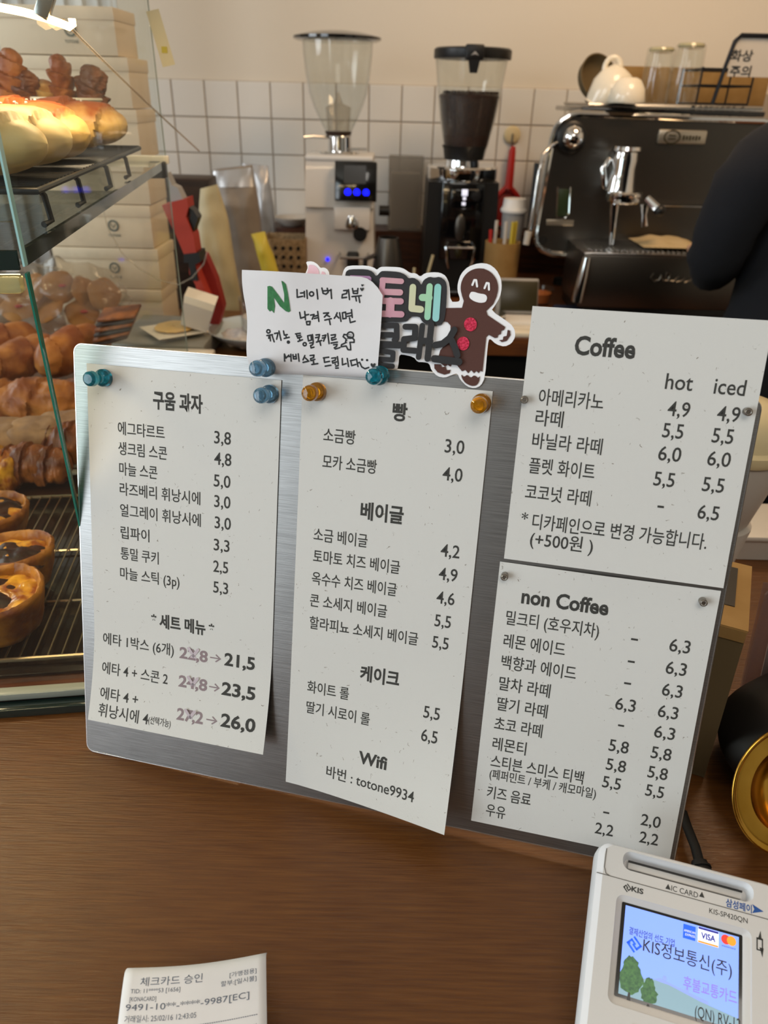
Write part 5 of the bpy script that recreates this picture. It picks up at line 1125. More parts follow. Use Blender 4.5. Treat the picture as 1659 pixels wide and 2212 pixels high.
# drip tray block
ZD = aty(1400, 553, YM-.20).z
dl, dr = aty(1262, 553, YM-.20).x, aty(1640, 565, YM-.20).x
b = MB(); b.box(((dl+dr)/2, YM-.10, (ZD+ZB+.042)/2), (dr-dl, .20, ZD-ZB-.042), .004); b.build('tray_housing', 'steel_brushed', em)
MB().box(((dl+dr)/2, YM-.10, ZD+.002), (dr-dl, .20, .005), .002).build('tray_lip', 'steel', em)
bar = MB().box((0, 0, 0), (.004, .17, .005), .001).build('grate_bar', 'chrome', em); bar.location = (dl+.02, YM-.10, ZD+.006)
for i in range(1, 36):
    c_ = bar.copy(); COL.objects.link(c_); c_.parent = em; c_.location = (dl+.02+i*.0125, YM-.10, ZD+.006)
p0, p1 = aty(1268, 556, YM-.205), aty(1246, 652, YM-.205); p1.z = max(p1.z, ZB+.002)
MB().tube([p0, p0.lerp(p1, .4), p1], [.010, .013, .014], 14).build('front_leg', 'chrome', em, smooth=1)
c_ = MB().tube([p0+Vector((.42, 0, 0)), p1+Vector((.44, 0, 0))], [.010, .014], 14).build('front_leg', 'chrome', em, smooth=1)
b = MB()
sc = [(1412, 590), (1405, 600), (1412, 608), (1424, 604), (1428, 594), (1432, 606), (1442, 606), (1448, 592), (1440, 588), (1436, 606), (1456, 607), (1466, 596), (1460, 609), (1474, 606), (1480, 598), (1478, 610), (1492, 606), (1500, 594), (1496, 610), (1510, 600), (1515, 594), (1514, 612), (1530, 604), (1540, 606)]
b.tube([aty(x, y, YM-.2015) for x, y in sc], .0016, 6); b.build('script_lettering', 'nickel', em, smooth=1)
MB().box(((dl+dr)/2, YM-.06, ZB+.0205), (dr-dl-.04, .24, .038), .003).build('base', 'black_plastic', em)
for xx in (dl+.05, dr-.05): MB().lathe([(0, 0), (.02, 0), (.018, .02), (0, .02)], c=(xx, YM+.25, ZB+.0005), n=18).build('rear_foot', 'rubber', em)
ct = thing('bar_cloth', 'crumpled beige cloth lying on the drip tray of the espresso machine', 'cloth', (aty(1437, 540, YM-.1).x, YM-.09, ZD+.009))
MB().grid(lambda u, v: ((u-.5)*.15, (v-.5)*.14, .004+.016*max(0, 1-(2*u-1)**4)*(.7+.5*noise.noise(Vector((u*5, v*5, 1))))*max(0, 1-(2*v-1)**4)), 24, 20).build('cloth_fold', 'cloth_beige', ct, smooth=1)

# things on top of the machine
def onY(x, y, Y): return aty(x, y, Y)
YC = 2.14; ztop = zt+.0042
t = thing('serving_jug', 'white ceramic jug lying tilted, handle up, on top of the espresso machine', 'jug', (aty(1318, 190, YC).x, YC, 0))
R_ = Matrix.Rotation(.62, 3, 'Y') @ Matrix.Rotation(PI, 3, 'X'); cz = aty(1318, 190, YC).z
MB().lathe([(0, -.052), (.026, -.052), (.034, -.046), (.048, -.02), (.050, .005), (.040, .035), (.034, .048), (.036, .052), (.032, .052), (.030, .046), (0, .04)], c=(0.0, 0, cz-.006), n=36, R=R_).build('jug_body', 'ceramic', t, smooth=.8)
hc_ = aty(1323, 148, YC); b = MB(); b.tube([(hc_.x-t.location.x+.020*math.cos(a), -.0, hc_.z+.024*math.sin(a)) for a in [PI*2*i/20 for i in range(20)]], .0065, 10, closed=True); b.build('handle', 'ceramic', t, smooth=1)
t = thing('white_cup', 'white cup turned upside down in front of the tilted jug on top of the machine', 'cup', (aty(1345, 205, YC-.05).x, YC-.090, ztop)); hh = aty(1345, 168, YC-.05).z-ztop
MB().lathe([(0, 0), (.043, 0), (.045, .004), (.040, hh*.55), (.028, hh*.9), (.018, hh), (0, hh)], n=36).build('cup_body', 'ceramic', t, smooth=.7)
t = thing('brown_bowl', 'brown glazed bowl on its side behind the white jug on top of the machine', 'bowl', (aty(1275, 185, YC+.08).x, YC+.09, 0))
cz = aty(1275, 185, YC+.08).z; MB().shell([(.001, 0), (.03, .002), (.052, .018), (.058, .04), (.055, .04), (.048, .02), (.028, .006), (.001, .004)], c=(0.0, .0, cz+.004), n=36, R=Matrix.Rotation(1.15, 3, 'X') @ Matrix.Rotation(.4, 3, 'Y')).build('bowl_body', 'shaded_kraft_brown', t, smooth=.8)
a_, b_ = aty(1338, 143, 2.33), aty(1640, 225, 2.33)
o = thing('cup_box', 'wide tan cardboard box behind the glasses on top of the machine', 'box', ((a_.x+b_.x)/2, 2.335, ztop)); MB().box((0, 0, (a_.z-ztop)/2), (b_.x-a_.x, .07, a_.z-ztop), .002).build('box_body', 'kraft', o)
def tumbler(label, x, w, ytop, Y):
    top = aty(x, ytop, Y).z; h_ = top-ztop; r_ = w/2/790*1.0
    t = thing('tumbler_glass', label, 'glass', (aty(x, 170, Y).x, Y, ztop), 0, 'upturned glasses on the machine')
    MB().shell([(r_*.98, 0), (r_*1.03, .001), (r_*.98, h_*.5), (r_*.93, h_-.006), (r_*.80, h_), (.001, h_), (.001, h_-.010), (r_*.80, h_-.012), (r_*.90, h_*.5), (r_*.95, .002)], n=36).build('glass_wall', 'glass_clear', t, smooth=.7)
    MB().lathe([(0, h_-.0098), (r_*.78, h_-.0098), (r_*.84, h_-.005), (r_*.78, h_-.0005), (0, h_-.0005)], n=36).build('thick_base', 'acrylic_lit', t, smooth=.7)
tumbler('upturned clear glass, left of the two on the espresso machine', 1418, 56, 102, 2.12)
tumbler('upturned clear glass, right and taller of the two on the espresso machine', 1480, 60, 93, 2.12)
# wire basket and framed sign
bk2 = thing('wire_basket', 'black wire basket at the right on top of the espresso machine', 'basket', (aty(1560, 200, 2.10).x, 2.12, ztop)); X_ = bk2.location.x
zl, zm, zh = 0, aty(1510, 184, 2.07).z-ztop, aty(1510, 148, 2.07).z-ztop
xl0, xr0 = aty(1508, 200, 2.07).x-X_, aty(1620, 200, 2.07).x-X_
wire = lambda pts, n_='wire', r_=.0024: MB().tube(pts, r_, 6).build(n_, 'wire_black', bk2)
for y_ in (-.05, .09):
    wire([(xl0, y_, .003), (xr0, y_, .003)]); wire([(xl0, y_, zm), (xr0, y_, zm)]); wire([(xl0, y_, zh), (xr0, y_, zh)])
    for x_ in (xl0, xr0): wire([(x_, y_, .003), (x_, y_, zh+.004)], 'upright')
for x_ in (xl0, xr0):
    wire([(x_, -.05, zh), (x_, .09, zh+.0)]); wire([(x_, -.05, zm), (x_, .09, zm)]); wire([(x_, -.05, .003), (x_, .09, .003)])
for i in range(1, 9): x_ = xl0+(xr0-xl0)*i/9; wire([(x_-.012, -.05, .003), (x_+.03, .09, .003)], 'floor_wire', .0018)
sgn = thing('warning_sign', 'white warning sign in a black rounded frame standing behind the wire basket', 'sign', (aty(1610, 150, 2.06).x, 2.052, ztop)); X_ = sgn.location.x
zs_t, zs_b = aty(1600, 76, 2.05).z-ztop, .002; xa, xb = aty(1566, 150, 2.05).x-X_, aty(1712, 150, 2.05).x-X_
fr_ = [(xa-.012, zs_b), (xa, zs_t*.55), (xa+.010, zs_t-.012), (xa+.022, zs_t), (xb-.01, zs_t), (xb, zs_t-.012), (xb, zs_b)]
MB().tube([(x, 0, z) for x, z in fr_], .005, 8).build('frame', 'wire_black', sgn)
MB().box(((xa+xb)/2+.004, .003, (zs_t+zs_b)/2+.028), (xb-xa-.012, .002, zs_t-zs_b-.062)).build('sign_card', 'cup_white', sgn)
b = MB(); print_vert(b, '화상', aty(1604, 120, 2.05).x-X_, aty(1604, 120, 2.05).z-ztop, .052, .024, .0012); print_vert(b, '주의', aty(1601, 152, 2.05).x-X_, aty(1601, 154, 2.05).z-ztop, .050, .024, .0012)
b.build('printed_text', 'ink_black', sgn, smooth=0)

# ---------------------------------------------------------------- the barista
def skin_body(name, joints, edges, radii, m, parent=None, sub=2):
    me = bpy.data.meshes.new(name); me.from_pydata([tuple(j) for j in joints], edges, []); me.update()
    o = bpy.data.objects.new(name, me); COL.objects.link(o)
    sk = o.modifiers.new('skin', 'SKIN'); o.modifiers.new('sub', 'SUBSURF').levels = sub; o.modifiers[-1].render_levels = sub
    for i, r_ in enumerate(radii):
        r_ = r_ if isinstance(r_, tuple) else (r_, r_); me.skin_vertices[0].data[i].radius = r_
    me.skin_vertices[0].data[0].use_root = True; sk.use_smooth_shade = True
    bpy.context.view_layer.update()
    m2 = bpy.data.meshes.new_from_object(o.evaluated_get(bpy.context.evaluated_depsgraph_get()))
    bpy.data.objects.remove(o); m2.materials.clear()
    for x in (m if isinstance(m, (list, tuple)) else [m]): m2.materials.append(M[x])
    for p in m2.polygons: p.use_smooth = True
    o = bpy.data.objects.new(name, m2); COL.objects.link(o)
    if parent: o.parent = parent
    return o
PX, PY = .775, 1.36
ps = thing('person', 'person in a long-sleeved black sweater standing at the right, back turned, left elbow bent', 'person', (PX, PY, FLOOR))
def J(x, y, z): return Vector((x-PX, y-PY, z-FLOOR))
el = aty(1522, 575, 1.36)
jt = [J(.775, 1.37, .02), J(.775, 1.37, .12), J(.775, 1.38, .24), J(.775, 1.38, .35), J(.775, 1.375, .43), J(.775, 1.37, .50),
      J(.67, 1.37, .395), J(.615, 1.36, .355), J(.583, 1.35, .27), J(el.x+.013, 1.36, .190), J(el.x+.05, 1.44, .165), J(.66, 1.56, .16), J(.70, 1.65, .165),
      J(.88, 1.37, .395), J(.935, 1.36, .36), J(.985, 1.36, .27), J(1.01, 1.36, .18), J(.97, 1.46, .16), J(.90, 1.57, .17), J(.87, 1.64, .18),
      J(.69, 1.37, -.07), J(.68, 1.37, -.25), J(.68, 1.36, -.48), J(.68, 1.38, -.70), J(.68, 1.38, -.88), J(.68, 1.46, -.92),
      J(.86, 1.37, -.07), J(.87, 1.37, -.25), J(.87, 1.36, -.48), J(.87, 1.38, -.70), J(.87, 1.38, -.88), J(.87, 1.46, -.92)]
ed = [(0, 1), (1, 2), (2, 3), (3, 4), (4, 5), (3, 6), (6, 7), (7, 8), (8, 9), (9, 10), (10, 11), (11, 12), (3, 13), (13, 14), (14, 15), (15, 16), (16, 17), (17, 18), (18, 19),
      (0, 20), (20, 21), (21, 22), (22, 23), (23, 24), (24, 25), (0, 26), (26, 27), (27, 28), (28, 29), (29, 30), (30, 31)]
ra = [(.155, .115), (.145, .105), (.155, .11), (.15, .10), .065, .055, .07, .068, .058, .052, .048, .040, .030, .07, .068, .058, .052, .048, .040, .030, .095, .088, .062, .05, .04, .035, .095, .088, .062, .05, .04, .035]
bo = skin_body('body', jt, ed, ra, ['sweater', 'trousers', 'skin'], ps)
for v in bo.data.vertices:
    z = v.co.z+FLOOR
    if z < .44:
        q = v.co; k_ = .006 if q.x < -.07 else .004; f_ = noise.noise(Vector((q.x*9, q.y*9, q.z*34)))+.5*noise.noise(Vector((q.x*16+3, q.y*16, q.z*60))); v.co = q+v.normal*k_*f_
for p in bo.data.polygons:
    z = p.center.z+FLOOR; p.material_index = 2 if z > .452 else (1 if z < -.02 else 0)
# head with face turned to the machine
hd = MB(); hc = J(.775, 1.385, .615)
def headf(v):
    return v
hm = MB().ell(tuple(hc), (.075, .095, .112), 40, 28)
vs = []
for x, y, z in hm.v:
    dx, dy, dz = x-hc.x, y-hc.y, z-hc.z
    if dz < 0: dx *= 1-.25*(dz/.112)**2; 
    if dy > .05: dz_ = abs(dx)
    nose = .022*math.exp(-((dx)/.012)**2-((dz+.012)/.022)**2) if dy > .05 else 0
    eye = -.007*math.exp(-((abs(dx)-.030)/.013)**2-((dz-.008)/.010)**2) if dy > .05 else 0
    lip = .005*math.exp(-((dx)/.020)**2-((dz+.052)/.007)**2) if dy > .03 else 0
    vs.append((hc.x+dx, hc.y+dy+nose+eye+lip, hc.z+dz))
hm.v = vs; hm.build('head', 'skin', ps, smooth=1.2)
for s_ in (-1, 1):
    MB().ell((hc.x+s_*.076, hc.y-.005, hc.z-.005), (.008, .018, .030), 16, 12).build('ear', 'skin', ps, smooth=1)
    MB().ell((hc.x+s_*.030, hc.y+.083, hc.z+.008), (.011, .008, .008), 16, 10).build('eye', 'print_white', ps, smooth=1)
MB().tube([(hc.x-.022, hc.y+.088, hc.z-.052), (hc.x, hc.y+.094, hc.z-.053), (hc.x+.022, hc.y+.088, hc.z-.052)], .0035, 8).build('mouth', 'red_cloth', ps, smooth=1)
b = MB(); b.ell((hc.x, hc.y-.020, hc.z+.022), (.088, .100, .112), 40, 26, bumpy=.008, bs=22, seed=4); b.ell((hc.x, hc.y-.11, hc.z-.02), (.035, .035, .04), 20, 14, bumpy=.005, bs=40); b.build('hair', 'hair', ps, smooth=1.2)
# hands: palm, four fingers and a thumb each
for s_, wr_ in ((-1, jt[12]), (1, jt[19])):
    d_ = Vector((.25*(-s_), .9, .05)).normalized(); side = Vector((0, 0, 1)).cross(d_).normalized()
    jj = [wr_-d_*.01, wr_+d_*.035, wr_+d_*.07]; ee = [(0, 1), (1, 2)]; rr_ = [(.026, .018), (.034, .016), (.034, .014)]
    for k_, L_ in enumerate((.062, .072, .068, .054)):
        o0 = wr_+d_*.072+side*(-.027+.018*k_); n0 = len(jj)
        jj += [o0, o0+d_*L_*.45+Vector((0, 0, -.004)), o0+d_*L_*.78+Vector((0, 0, -.020)), o0+d_*L_*.82+Vector((0, 0, -.040))]; ee += [(2, n0), (n0, n0+1), (n0+1, n0+2), (n0+2, n0+3)]; rr_ += [.0095, .009, .0085, .007]
    n0 = len(jj); tb = wr_+d_*.02+side*s_*-.030; jj += [tb, tb+d_*.03+side*s_*-.02+Vector((0, 0, -.01)), tb+d_*.05+side*s_*-.012+Vector((0, 0, -.03))]; ee += [(1, n0), (n0, n0+1), (n0+1, n0+2)]; rr_ += [.013, .011, .008]
    skin_body('hand', jj, ee, rr_, 'skin', ps, 1)
# ---------------------------------------------------------------- right foreground
cb_ = .245
zk = aty(1607, 1371, .378).z
kb = thing('kraft_box', 'tall kraft paper box with a dark label on top, behind the board', 'box', (.243, .378, .0006))
bk_ = atz(1616, 1231, zk); fk_ = aty(1607, 1371, .378)
wk = .060; d_k = (Vector((bk_.x, bk_.y, 0))-Vector((fk_.x, fk_.y, 0))).length; kb.rotation_euler = (0, 0, math.atan2(bk_.y-fk_.y, bk_.x-fk_.x)-PI/2)
MB().frus((-wk/2-.000, d_k/2, 0), (wk, d_k), (wk, d_k), zk, (-.004, 0)).build('box_body', 'shaded_kraft_brown', kb)  # sides darker than the flap: shade put into the kraft colour
MB().box((-wk/2-.004, d_k/2, zk+.0007), (wk+.001, d_k+.001, .0012)).build('top_flap', 'kraft', kb)
MB().box((-.036, d_k/2+.008, zk+.0016), (.046, d_k*.62, .0004)).build('dark_label', 'black_plastic', kb)
MB().box((-.013, -.0006, zk-.004), (.018, .0008, .009)).build('tuck_tab', 'kraft', kb)
# takeaway cups
CX, CY = .322, .625
z0_, z1_, z2_ = .0, aty(1600, 1168, .60).z, aty(1600, 992, .60).z
for nm, lb, c_, zz, pr in (('paper_cup', 'lower plain grey-white cup of the stack behind the Coffee sheet', 'cup', 0, [(0, 0), (.024, 0), (.024, .002), (.036, z1_+.006), (.036, z1_+.009), (0, z1_+.009)]),):
    t = thing(nm, lb, c_, (CX, CY, .0006)); MB().lathe(pr, n=44).build('cup_wall', 'cup_white', t, smooth=.6)
t = thing('lidded_cup', 'large grey-white cup with a domed cream lid, behind the Coffee sheet', 'cup', (CX, CY, z1_+.0105))
h_ = z2_-z1_-.010
MB().lathe([(0, 0), (.030, 0), (.0325, .004), (.0445, h_-.02), (.0465, h_), (0, h_)], n=48).build('cup_wall', 'cup_white', t, smooth=.5)
MB().lathe([(.0, h_), (.0490, h_), (.0505, h_+.004), (.0500, h_+.010), (.046, h_+.013), (.0445, h_+.022), (.038, h_+.036), (.026, h_+.045), (.010, h_+.049), (0, h_+.0495)], n=48).build('cup_lid', 'cream_lid', t, smooth=.5)
MB().box((.030, -.025, h_+.024), (.022, .022, .016), .005, R=Matrix.Rotation(-.7, 3, 'Z')).build('lid_tab', 'cream_lid', t)
# white plastic tub behind
p = atz(1635, 1210, 0)
t = thing('white_tub', 'low white plastic tub at the right edge behind the takeaway cups', 'tub', (p.x+.015, p.y+.03, .0006)); b = MB(); b.frus((0, 0, 0), (.075, .06), (.092, .072), .030); b.box((0, 0, .031), (.098, .078, .006), .002); b.build('tub_body', 'cup_white', t)
# clear upright holder
hb = atz(1592, 1535, 0)
hp_ = Plane((hb.x, hb.y, .001), Vector((1, -.06, 0)), Vector((.02, .20, 1)))
t = thing('acrylic_holder', 'clear acrylic card holder with a pale card, standing at the right edge', 'holder', mw=hp_.mat())
tw = [hp_.uv(*q) for q in ((1592, 1535), (1586, 1472), (1612, 1350), (1638, 1196), (1650, 1182), (1690, 1186))]
MB().prism([(0, 0), (-.001, .012), (.001, .105), (.006, .112), (.108, .112), (.110, 0)], 0, .003).build('front_sheet', 'holder_clear', t, smooth=.4)
MB().prism([(.004, .002), (.108, .002), (.108, .110), (.004, .110)], -.012, -.010).build('back_sheet', 'holder_clear', t)
MB().box((.0575, .054, -.005), (.085, .095, .0008)).build('card', 'cup_white', t)
MB().box((.055, .0015, -.010), (.105, .003, .035)).build('foot', 'holder_clear', t)
# black pouch with the gold dish
t = thing('black_pouch', 'rounded black pouch slumped on the counter behind the gold dish at the right edge', 'pouch', (.326, .384, .001))
b = MB(); b.ell((.0, 0, .034), (.076, .062, .037), 44, 24, bumpy=.010, bs=18, seed=3, flat=.90); b.ell((.014, .006, .082), (.058, .045, .048), 40, 24, bumpy=.010, bs=22, seed=5, flat=.95); b.build('pouch_body', 'black_and_shade', t, smooth=1)
gp0 = aty(1583, 1690, .292)
gc = Vector((.2400, .290, .0935))
gpn = Plane(gc, Vector((.95, .0, -.25)), Vector((.10, .50, .85)))
t = thing('gold_dish', 'polished gold oval dish propped against the black pouch at the right edge', 'dish', mw=gpn.mat())
def dishp(u, v):
    a = 2*PI*u; r_ = v; rx, ry = .040, .0385
    z = 0 if r_ > .96 else (-.001 if r_ > .70 else -.001-.018*(1-(r_/.70)**2)**.8)
    if r_ > .96: z = .0008
    return (rx*r_*math.cos(a)*(1+.0*1), ry*r_*math.sin(a), z)
b = MB(); b.grid(dishp, 64, 30); o = b.build('dish_body', 'gold', t, smooth=1)
sm = o.modifiers.new('thick', 'SOLIDIFY'); sm.thickness = .0012; sm.offset = -1
gi = gpn.mat().inverted(); bw_ = gpn.mat() @ Vector((.014, -.006, -.0290)); ft_ = Vector((.288, .332, .004))
b = MB(); b.tube([gi @ Vector((bw_.x, bw_.y, bw_.z)), gi @ Vector((bw_.x+.010, bw_.y+.006, bw_.z-.02)), gi @ ft_], [.009, .011, .016], 16); b.tube([gi @ Vector((ft_.x, ft_.y, .0055)), gi @ Vector((ft_.x, ft_.y, .0008))], [.022, .025], 28); b.build('pedestal', 'black_plastic', t, smooth=.7)
# cable
t = thing('power_cable', 'black power cable with its plug behind the card terminal', 'cable', (0, 0, 0))
c0_, c1_, c2_ = atz(1484, 1785, .012), atz(1502, 1830, .012), atz(1512, 1868, .010)
MB().tube([Vector((.17, .40, .004)), atz(1478, 1760, .008), c0_, c1_, c2_], .0032, 10).build('cable_sheath', 'rubber', t, smooth=1)
d_ = (c2_-c1_).normalized(); e_ = c2_+d_*.004
b = MB(); b.tube([c2_-d_*.002, e_, e_+d_*.004, e_+d_*.006, e_+d_*.016], [.005, .0058, .0058, .0074, .0074], 12); b.build('plug', 'rubber', t)
for k_ in range(3): MB().tube([c2_+d_*(.001+.003*k_), c2_+d_*(.0022+.003*k_)], .0066, 12).build('strain_ring', 'rubber', t)

# ---------------------------------------------------------------- card terminal
yt, Tt = math.radians(16.2), math.radians(25)
TP = Plane(aty(1351.6, 1951.5, atz(1351.6, 1951.5, .055).y), Vector((math.cos(yt), -math.sin(yt), 0)), Vector((math.sin(yt)*math.cos(Tt), math.cos(yt)*math.cos(Tt), math.sin(Tt))))
tm = thing('card_terminal', 'off-white card payment terminal with a lit blue screen at the lower right', 'card terminal', mw=TP.mat())
L_, R__, TOP, BOT = -.0180, .0790, .0295, -.088
def rrect(x0, y0, x1, y1, r, n=5):
    o_ = []
    for cx_, cy_, a0 in ((x1-r, y1-r, 0), (x0+r, y1-r, 90), (x0+r, y0+r, 180), (x1-r, y0+r, 270)):
        for i in range(n+1): a = math.radians(a0+90*i/n); o_.append((cx_+r*math.cos(a), cy_+r*math.sin(a)))
    return o_
def body_with_holes(outer, holes, z0, z1, name, m, parent):
    """flat plate with openings, by triangulating the outline and the openings together"""
    bm = bmesh.new(); loops = []
    for lp_ in [outer]+holes:
        vs_ = [bm.verts.new((x, y, z1)) for x, y in lp_]; es_ = [bm.edges.new((vs_[i], vs_[(i+1) % len(vs_)])) for i in range(len(vs_))]; loops.append(es_)
    bmesh.ops.triangle_fill(bm, edges=[e for l_ in loops for e in l_], use_beauty=True, use_dissolve=False)
    for f in bm.faces:
        f.normal_update()
        if f.normal.z < 0: f.normal_flip()
    g = bmesh.ops.extrude_face_region(bm, geom=bm.faces[:]); 
    for v in [q for q in g['geom'] if isinstance(q, bmesh.types.BMVert)]: v.co.z = z0
    bmesh.ops.recalc_face_normals(bm, faces=bm.faces[:])
    me = bpy.data.meshes.new(name); bm.to_mesh(me); bm.free(); me.materials.append(M[m]); o = bpy.data.objects.new(name, me); COL.objects.link(o); o.parent = parent; return o
scr = rrect(-.0012, -.0438, .0596, .0005, .0008); slot = rrect(-.0035, .0172, .0650, .0272, .0045)
frame_hole = rrect(-.0050, -.0480, .0640, .0040, .004)
body_with_holes(rrect(L_+.0045, BOT+.004, R__-.002, TOP-.0012, .006), [frame_hole, slot], -.003, 0, 'face_plate', 'terminal_body', tm)
bm_ = MB()
TI = TP.mat().inverted(); w_ = []
for (u_, v_) in ((-.006, -.06), (.066, -.06), (.066, .020), (-.006, .020)):
    a_ = TP.mat() @ Vector((u_, v_, -.0176)); w_.append((a_.copy(), Vector((a_.x, a_.y, .0008))))
MB().add([TI @ w_[i][1] for i in range(4)]+[TI @ w_[i][0] for i in range(4)], [(0, 3, 2, 1), (4, 5, 6, 7), (0, 1, 5, 4), (1, 2, 6, 5), (2, 3, 7, 6), (3, 0, 4, 7)]).build('stand', 'terminal_body', tm)
def loft(b, rings):
    n = len(rings[0][0]); vs = [(x, y, z) for ring, z in rings for x, y in ring]
    fs = [(j*n+i, j*n+(i+1) % n, (j+1)*n+(i+1) % n, (j+1)*n+i) for j in range(len(rings)-1) for i in range(n)]
    return b.add(vs, fs)
b = MB(); loft(b, [(rrect(L_+.004, BOT+.003, R__-.002, TOP-.008, .006), -.0172), (rrect(L_, BOT, R__, TOP, .008), -.0140), (rrect(L_, BOT, R__, TOP, .008), -.004), (rrect(L_+.0012, BOT+.001, R__-.0006, TOP-.0004, .007), -.0012), (rrect(L_+.0045, BOT+.004, R__-.002, TOP-.0012, .006), 0)])
b.prism(rrect(L_+.004, BOT+.003, R__-.002, TOP-.008, .006), -.0174, -.0168); b.build('lower_shell', 'terminal_light', tm, smooth=.5)
# screen recess
b = MB(); loft(b, [(frame_hole, 0), (rrect(-.0045, -.0472, .0635, .0034, .0038), -.0008), (rrect(-.0022, -.0448, .0606, .0015, .001), -.0014), (rrect(-.0016, -.0441, .0600, .0009, .0008), -.0022)]); b.build('screen_bezel', 'terminal_body', tm, smooth=.7)
MB().box((.0292, -.0216, -.0026), (.0626, .0466, .0008)).build('screen_surround', 'black_gloss', tm)
SW, SH = .0582, .0425
def S(x, y, e=0): u, v = TP.uv(x, y, -.0021); return (u, v, -.0021+e)
sx0, sx1, sy0, sy1 = .0004, .0582, -.0425, -.0004
disp = thing('display', None, None); disp.parent = tm
b = MB(); b.grid(lambda u, v: (sx0+(sx1-sx0)*u, sy0+(sy1-sy0)*v, -.00215), 2, 2); b.build('sky_image', 'lcd_sky', disp, smooth=0)
b = MB(); b.add([(sx0, sy0+.0, -.00212), (sx1, sy0, -.00212), (sx1, sy0+.0052, -.00212), (.040, sy0+.0075, -.00212), (.025, sy0+.0105, -.00212), (.015, sy0+.011, -.00212), (.006, sy0+.0075, -.00212), (sx0, sy0+.006, -.00212)], [tuple(range(8))]); b.build('field_image', 'lcd_field', disp, smooth=0)
b = MB(); b.add([(.017, sy0+.0110, -.00213), (.030, sy0+.009, -.00213), (.044, sy0+.0065, -.00213), (.044, sy0+.0085, -.00213), (.031, sy0+.0105, -.00213), (.020, sy0+.0125, -.00213)], [tuple(range(6))])
for cx_, cy_ in ((.0225, -.0295), (.0335, -.0315)): b.add([(cx_+.0011*math.cos(a), cy_+.0012*math.sin(a), -.00209) for a in [2*PI*i/10 for i in range(10)]], [tuple(range(10))])
b.build('hill_image', 'lcd_hill', disp, smooth=0)
random.seed(5)
for px_, py_, rx, ry, tb in ((1362, 2106, .0062, .0088, .0052), (1402, 2142, .0043, .0062, .0045)):
    cx_, cy_ = TP.uv(px_, py_, -.002)
    o_ = [(cx_+rx*(1+.14*random.uniform(-1, 1))*math.cos(a)*(1 if math.sin(a) < .2 else .78), max(cy_+ry*(1+.08*random.uniform(-1, 1))*math.sin(a), sy0), -.00206) for a in [2*PI*i/30 for i in range(30)]]
    o_ = [(max(x, sx0), y, z) for x, y, z in o_]
    MB().add(o_, [tuple(range(30))]).build('tree_image', 'lcd_tree', disp, smooth=0)
    MB().add([(cx_-.0005, cy_-ry*.9, -.00203), (cx_-.0009, cy_-ry-tb*.55, -.00203), (cx_+.0009, cy_-ry-tb*.55, -.00203), (cx_+.0005, cy_-ry*.9, -.00203)], [(0, 1, 2, 3)]).build('trunk_image', 'lcd_trunk', disp, smooth=0)
def stext(s, xa, ya, xb, yb, size, m, bold=.01, name='screen_text', par=None, off=-.0020, sp=1.0):
    (u0, v0), (u1, v1) = TP.uv(xa, ya, off), TP.uv(xb, yb, off); b = MB(); put_text(b, s, u0, u1, (v0+v1)/2, size, bold, None, eps=off, dv=0); return b.build(name, m, par or disp, smooth=0)
stext('KIS정보통신(주)', 1389, 2048, 1581, 2093, .0080, 'print_dark', .0)
stext('결제산업의 선도 기업', 1359, 2010, 1457, 2037, .0040, 'print_visa', .005)
stext('후불교통카드', 1476, 2125, 1592, 2152, .0066, 'print_violet', .006)
stext('(QN) RV-12', 1501, 2190, 1600, 2216, .0072, 'print_dark', 0)
def kis_mark(u, v, s, z, m, par):
    b = MB()
    for pts in (((-.95, 0), (0, .95), (.32, .62), (-.35, 0), (.0, -.32), (.30, 0), (.62, -.30), (0, -.95)), ((.95, 0), (.30, .66), (-.02, .36), (.36, 0), (.0, -.36), (.32, -.66))):
        pass
    R45 = math.radians(45)
    for rect in ((-.62, .28, -.28, .62), (-.62, -.62, -.40, .28), (-.62, .42, .20, .62), (.0, -.10, .20, .62), (.42, -.62, .62, .40), (-.20, -.62, .62, -.40), (-.20, -.62, .0, .12), (.40, .20, .62, .62)):
        x0, y0, x1, y1 = rect; b.add([(u+s*(x*math.cos(R45)-y*math.sin(R45)), v+s*(x*math.sin(R45)+y*math.cos(R45)), z) for x, y in ((x0, y0), (x1, y0), (x1, y1), (x0, y1))], [(0, 1, 2, 3)])
    return b.build('square_emblem', m, par, smooth=0)
u_, v_ = TP.uv(1370, 2040, -.002); kis_mark(u_, v_, .0046, -.00198, 'print_blue', disp)
def sq(x0, y0, x1, y1, z, m, name): return MB().add([(x0, y0, z), (x1, y0, z), (x1, y1, z), (x0, y1, z)], [(0, 1, 2, 3)]).build(name, m, disp, smooth=0)
u_, v_ = TP.uv(1489, 2014, -.002); sq(u_-.0031, v_-.0034, u_+.0031, v_+.0034, -.00205, 'print_blue', 'card_logo')
b = MB(); put_text(b, 'AMERICAN', u_-.0027, u_+.0030, v_+.0004, .0016, .0, None, eps=-.0020); put_text(b, 'EXPRESS', u_-.0020, u_+.0030, v_-.0014, .0016, .0, None, eps=-.0020); b.build('logo_text', 'print_white', disp, smooth=0)
u_, v_ = TP.uv(1530, 2024, -.002); sq(u_-.0052, v_-.0038, u_+.0052, v_+.0038, -.00206, 'print_white', 'card_logo'); sq(u_-.0050, v_+.0027, u_+.0050, v_+.0037, -.00202, 'print_visa', 'logo_bar'); sq(u_-.0050, v_-.0037, u_+.0050, v_-.0029, -.00202, 'print_orange', 'logo_bar')
b = MB(); put_text(b, 'VISA', u_-.0036, u_+.0036, v_-.0001, .0040, .03, None, eps=-.0020); b.build('logo_text', 'print_visa', disp, smooth=0)
u_, v_ = TP.uv(1574, 2033, -.002)
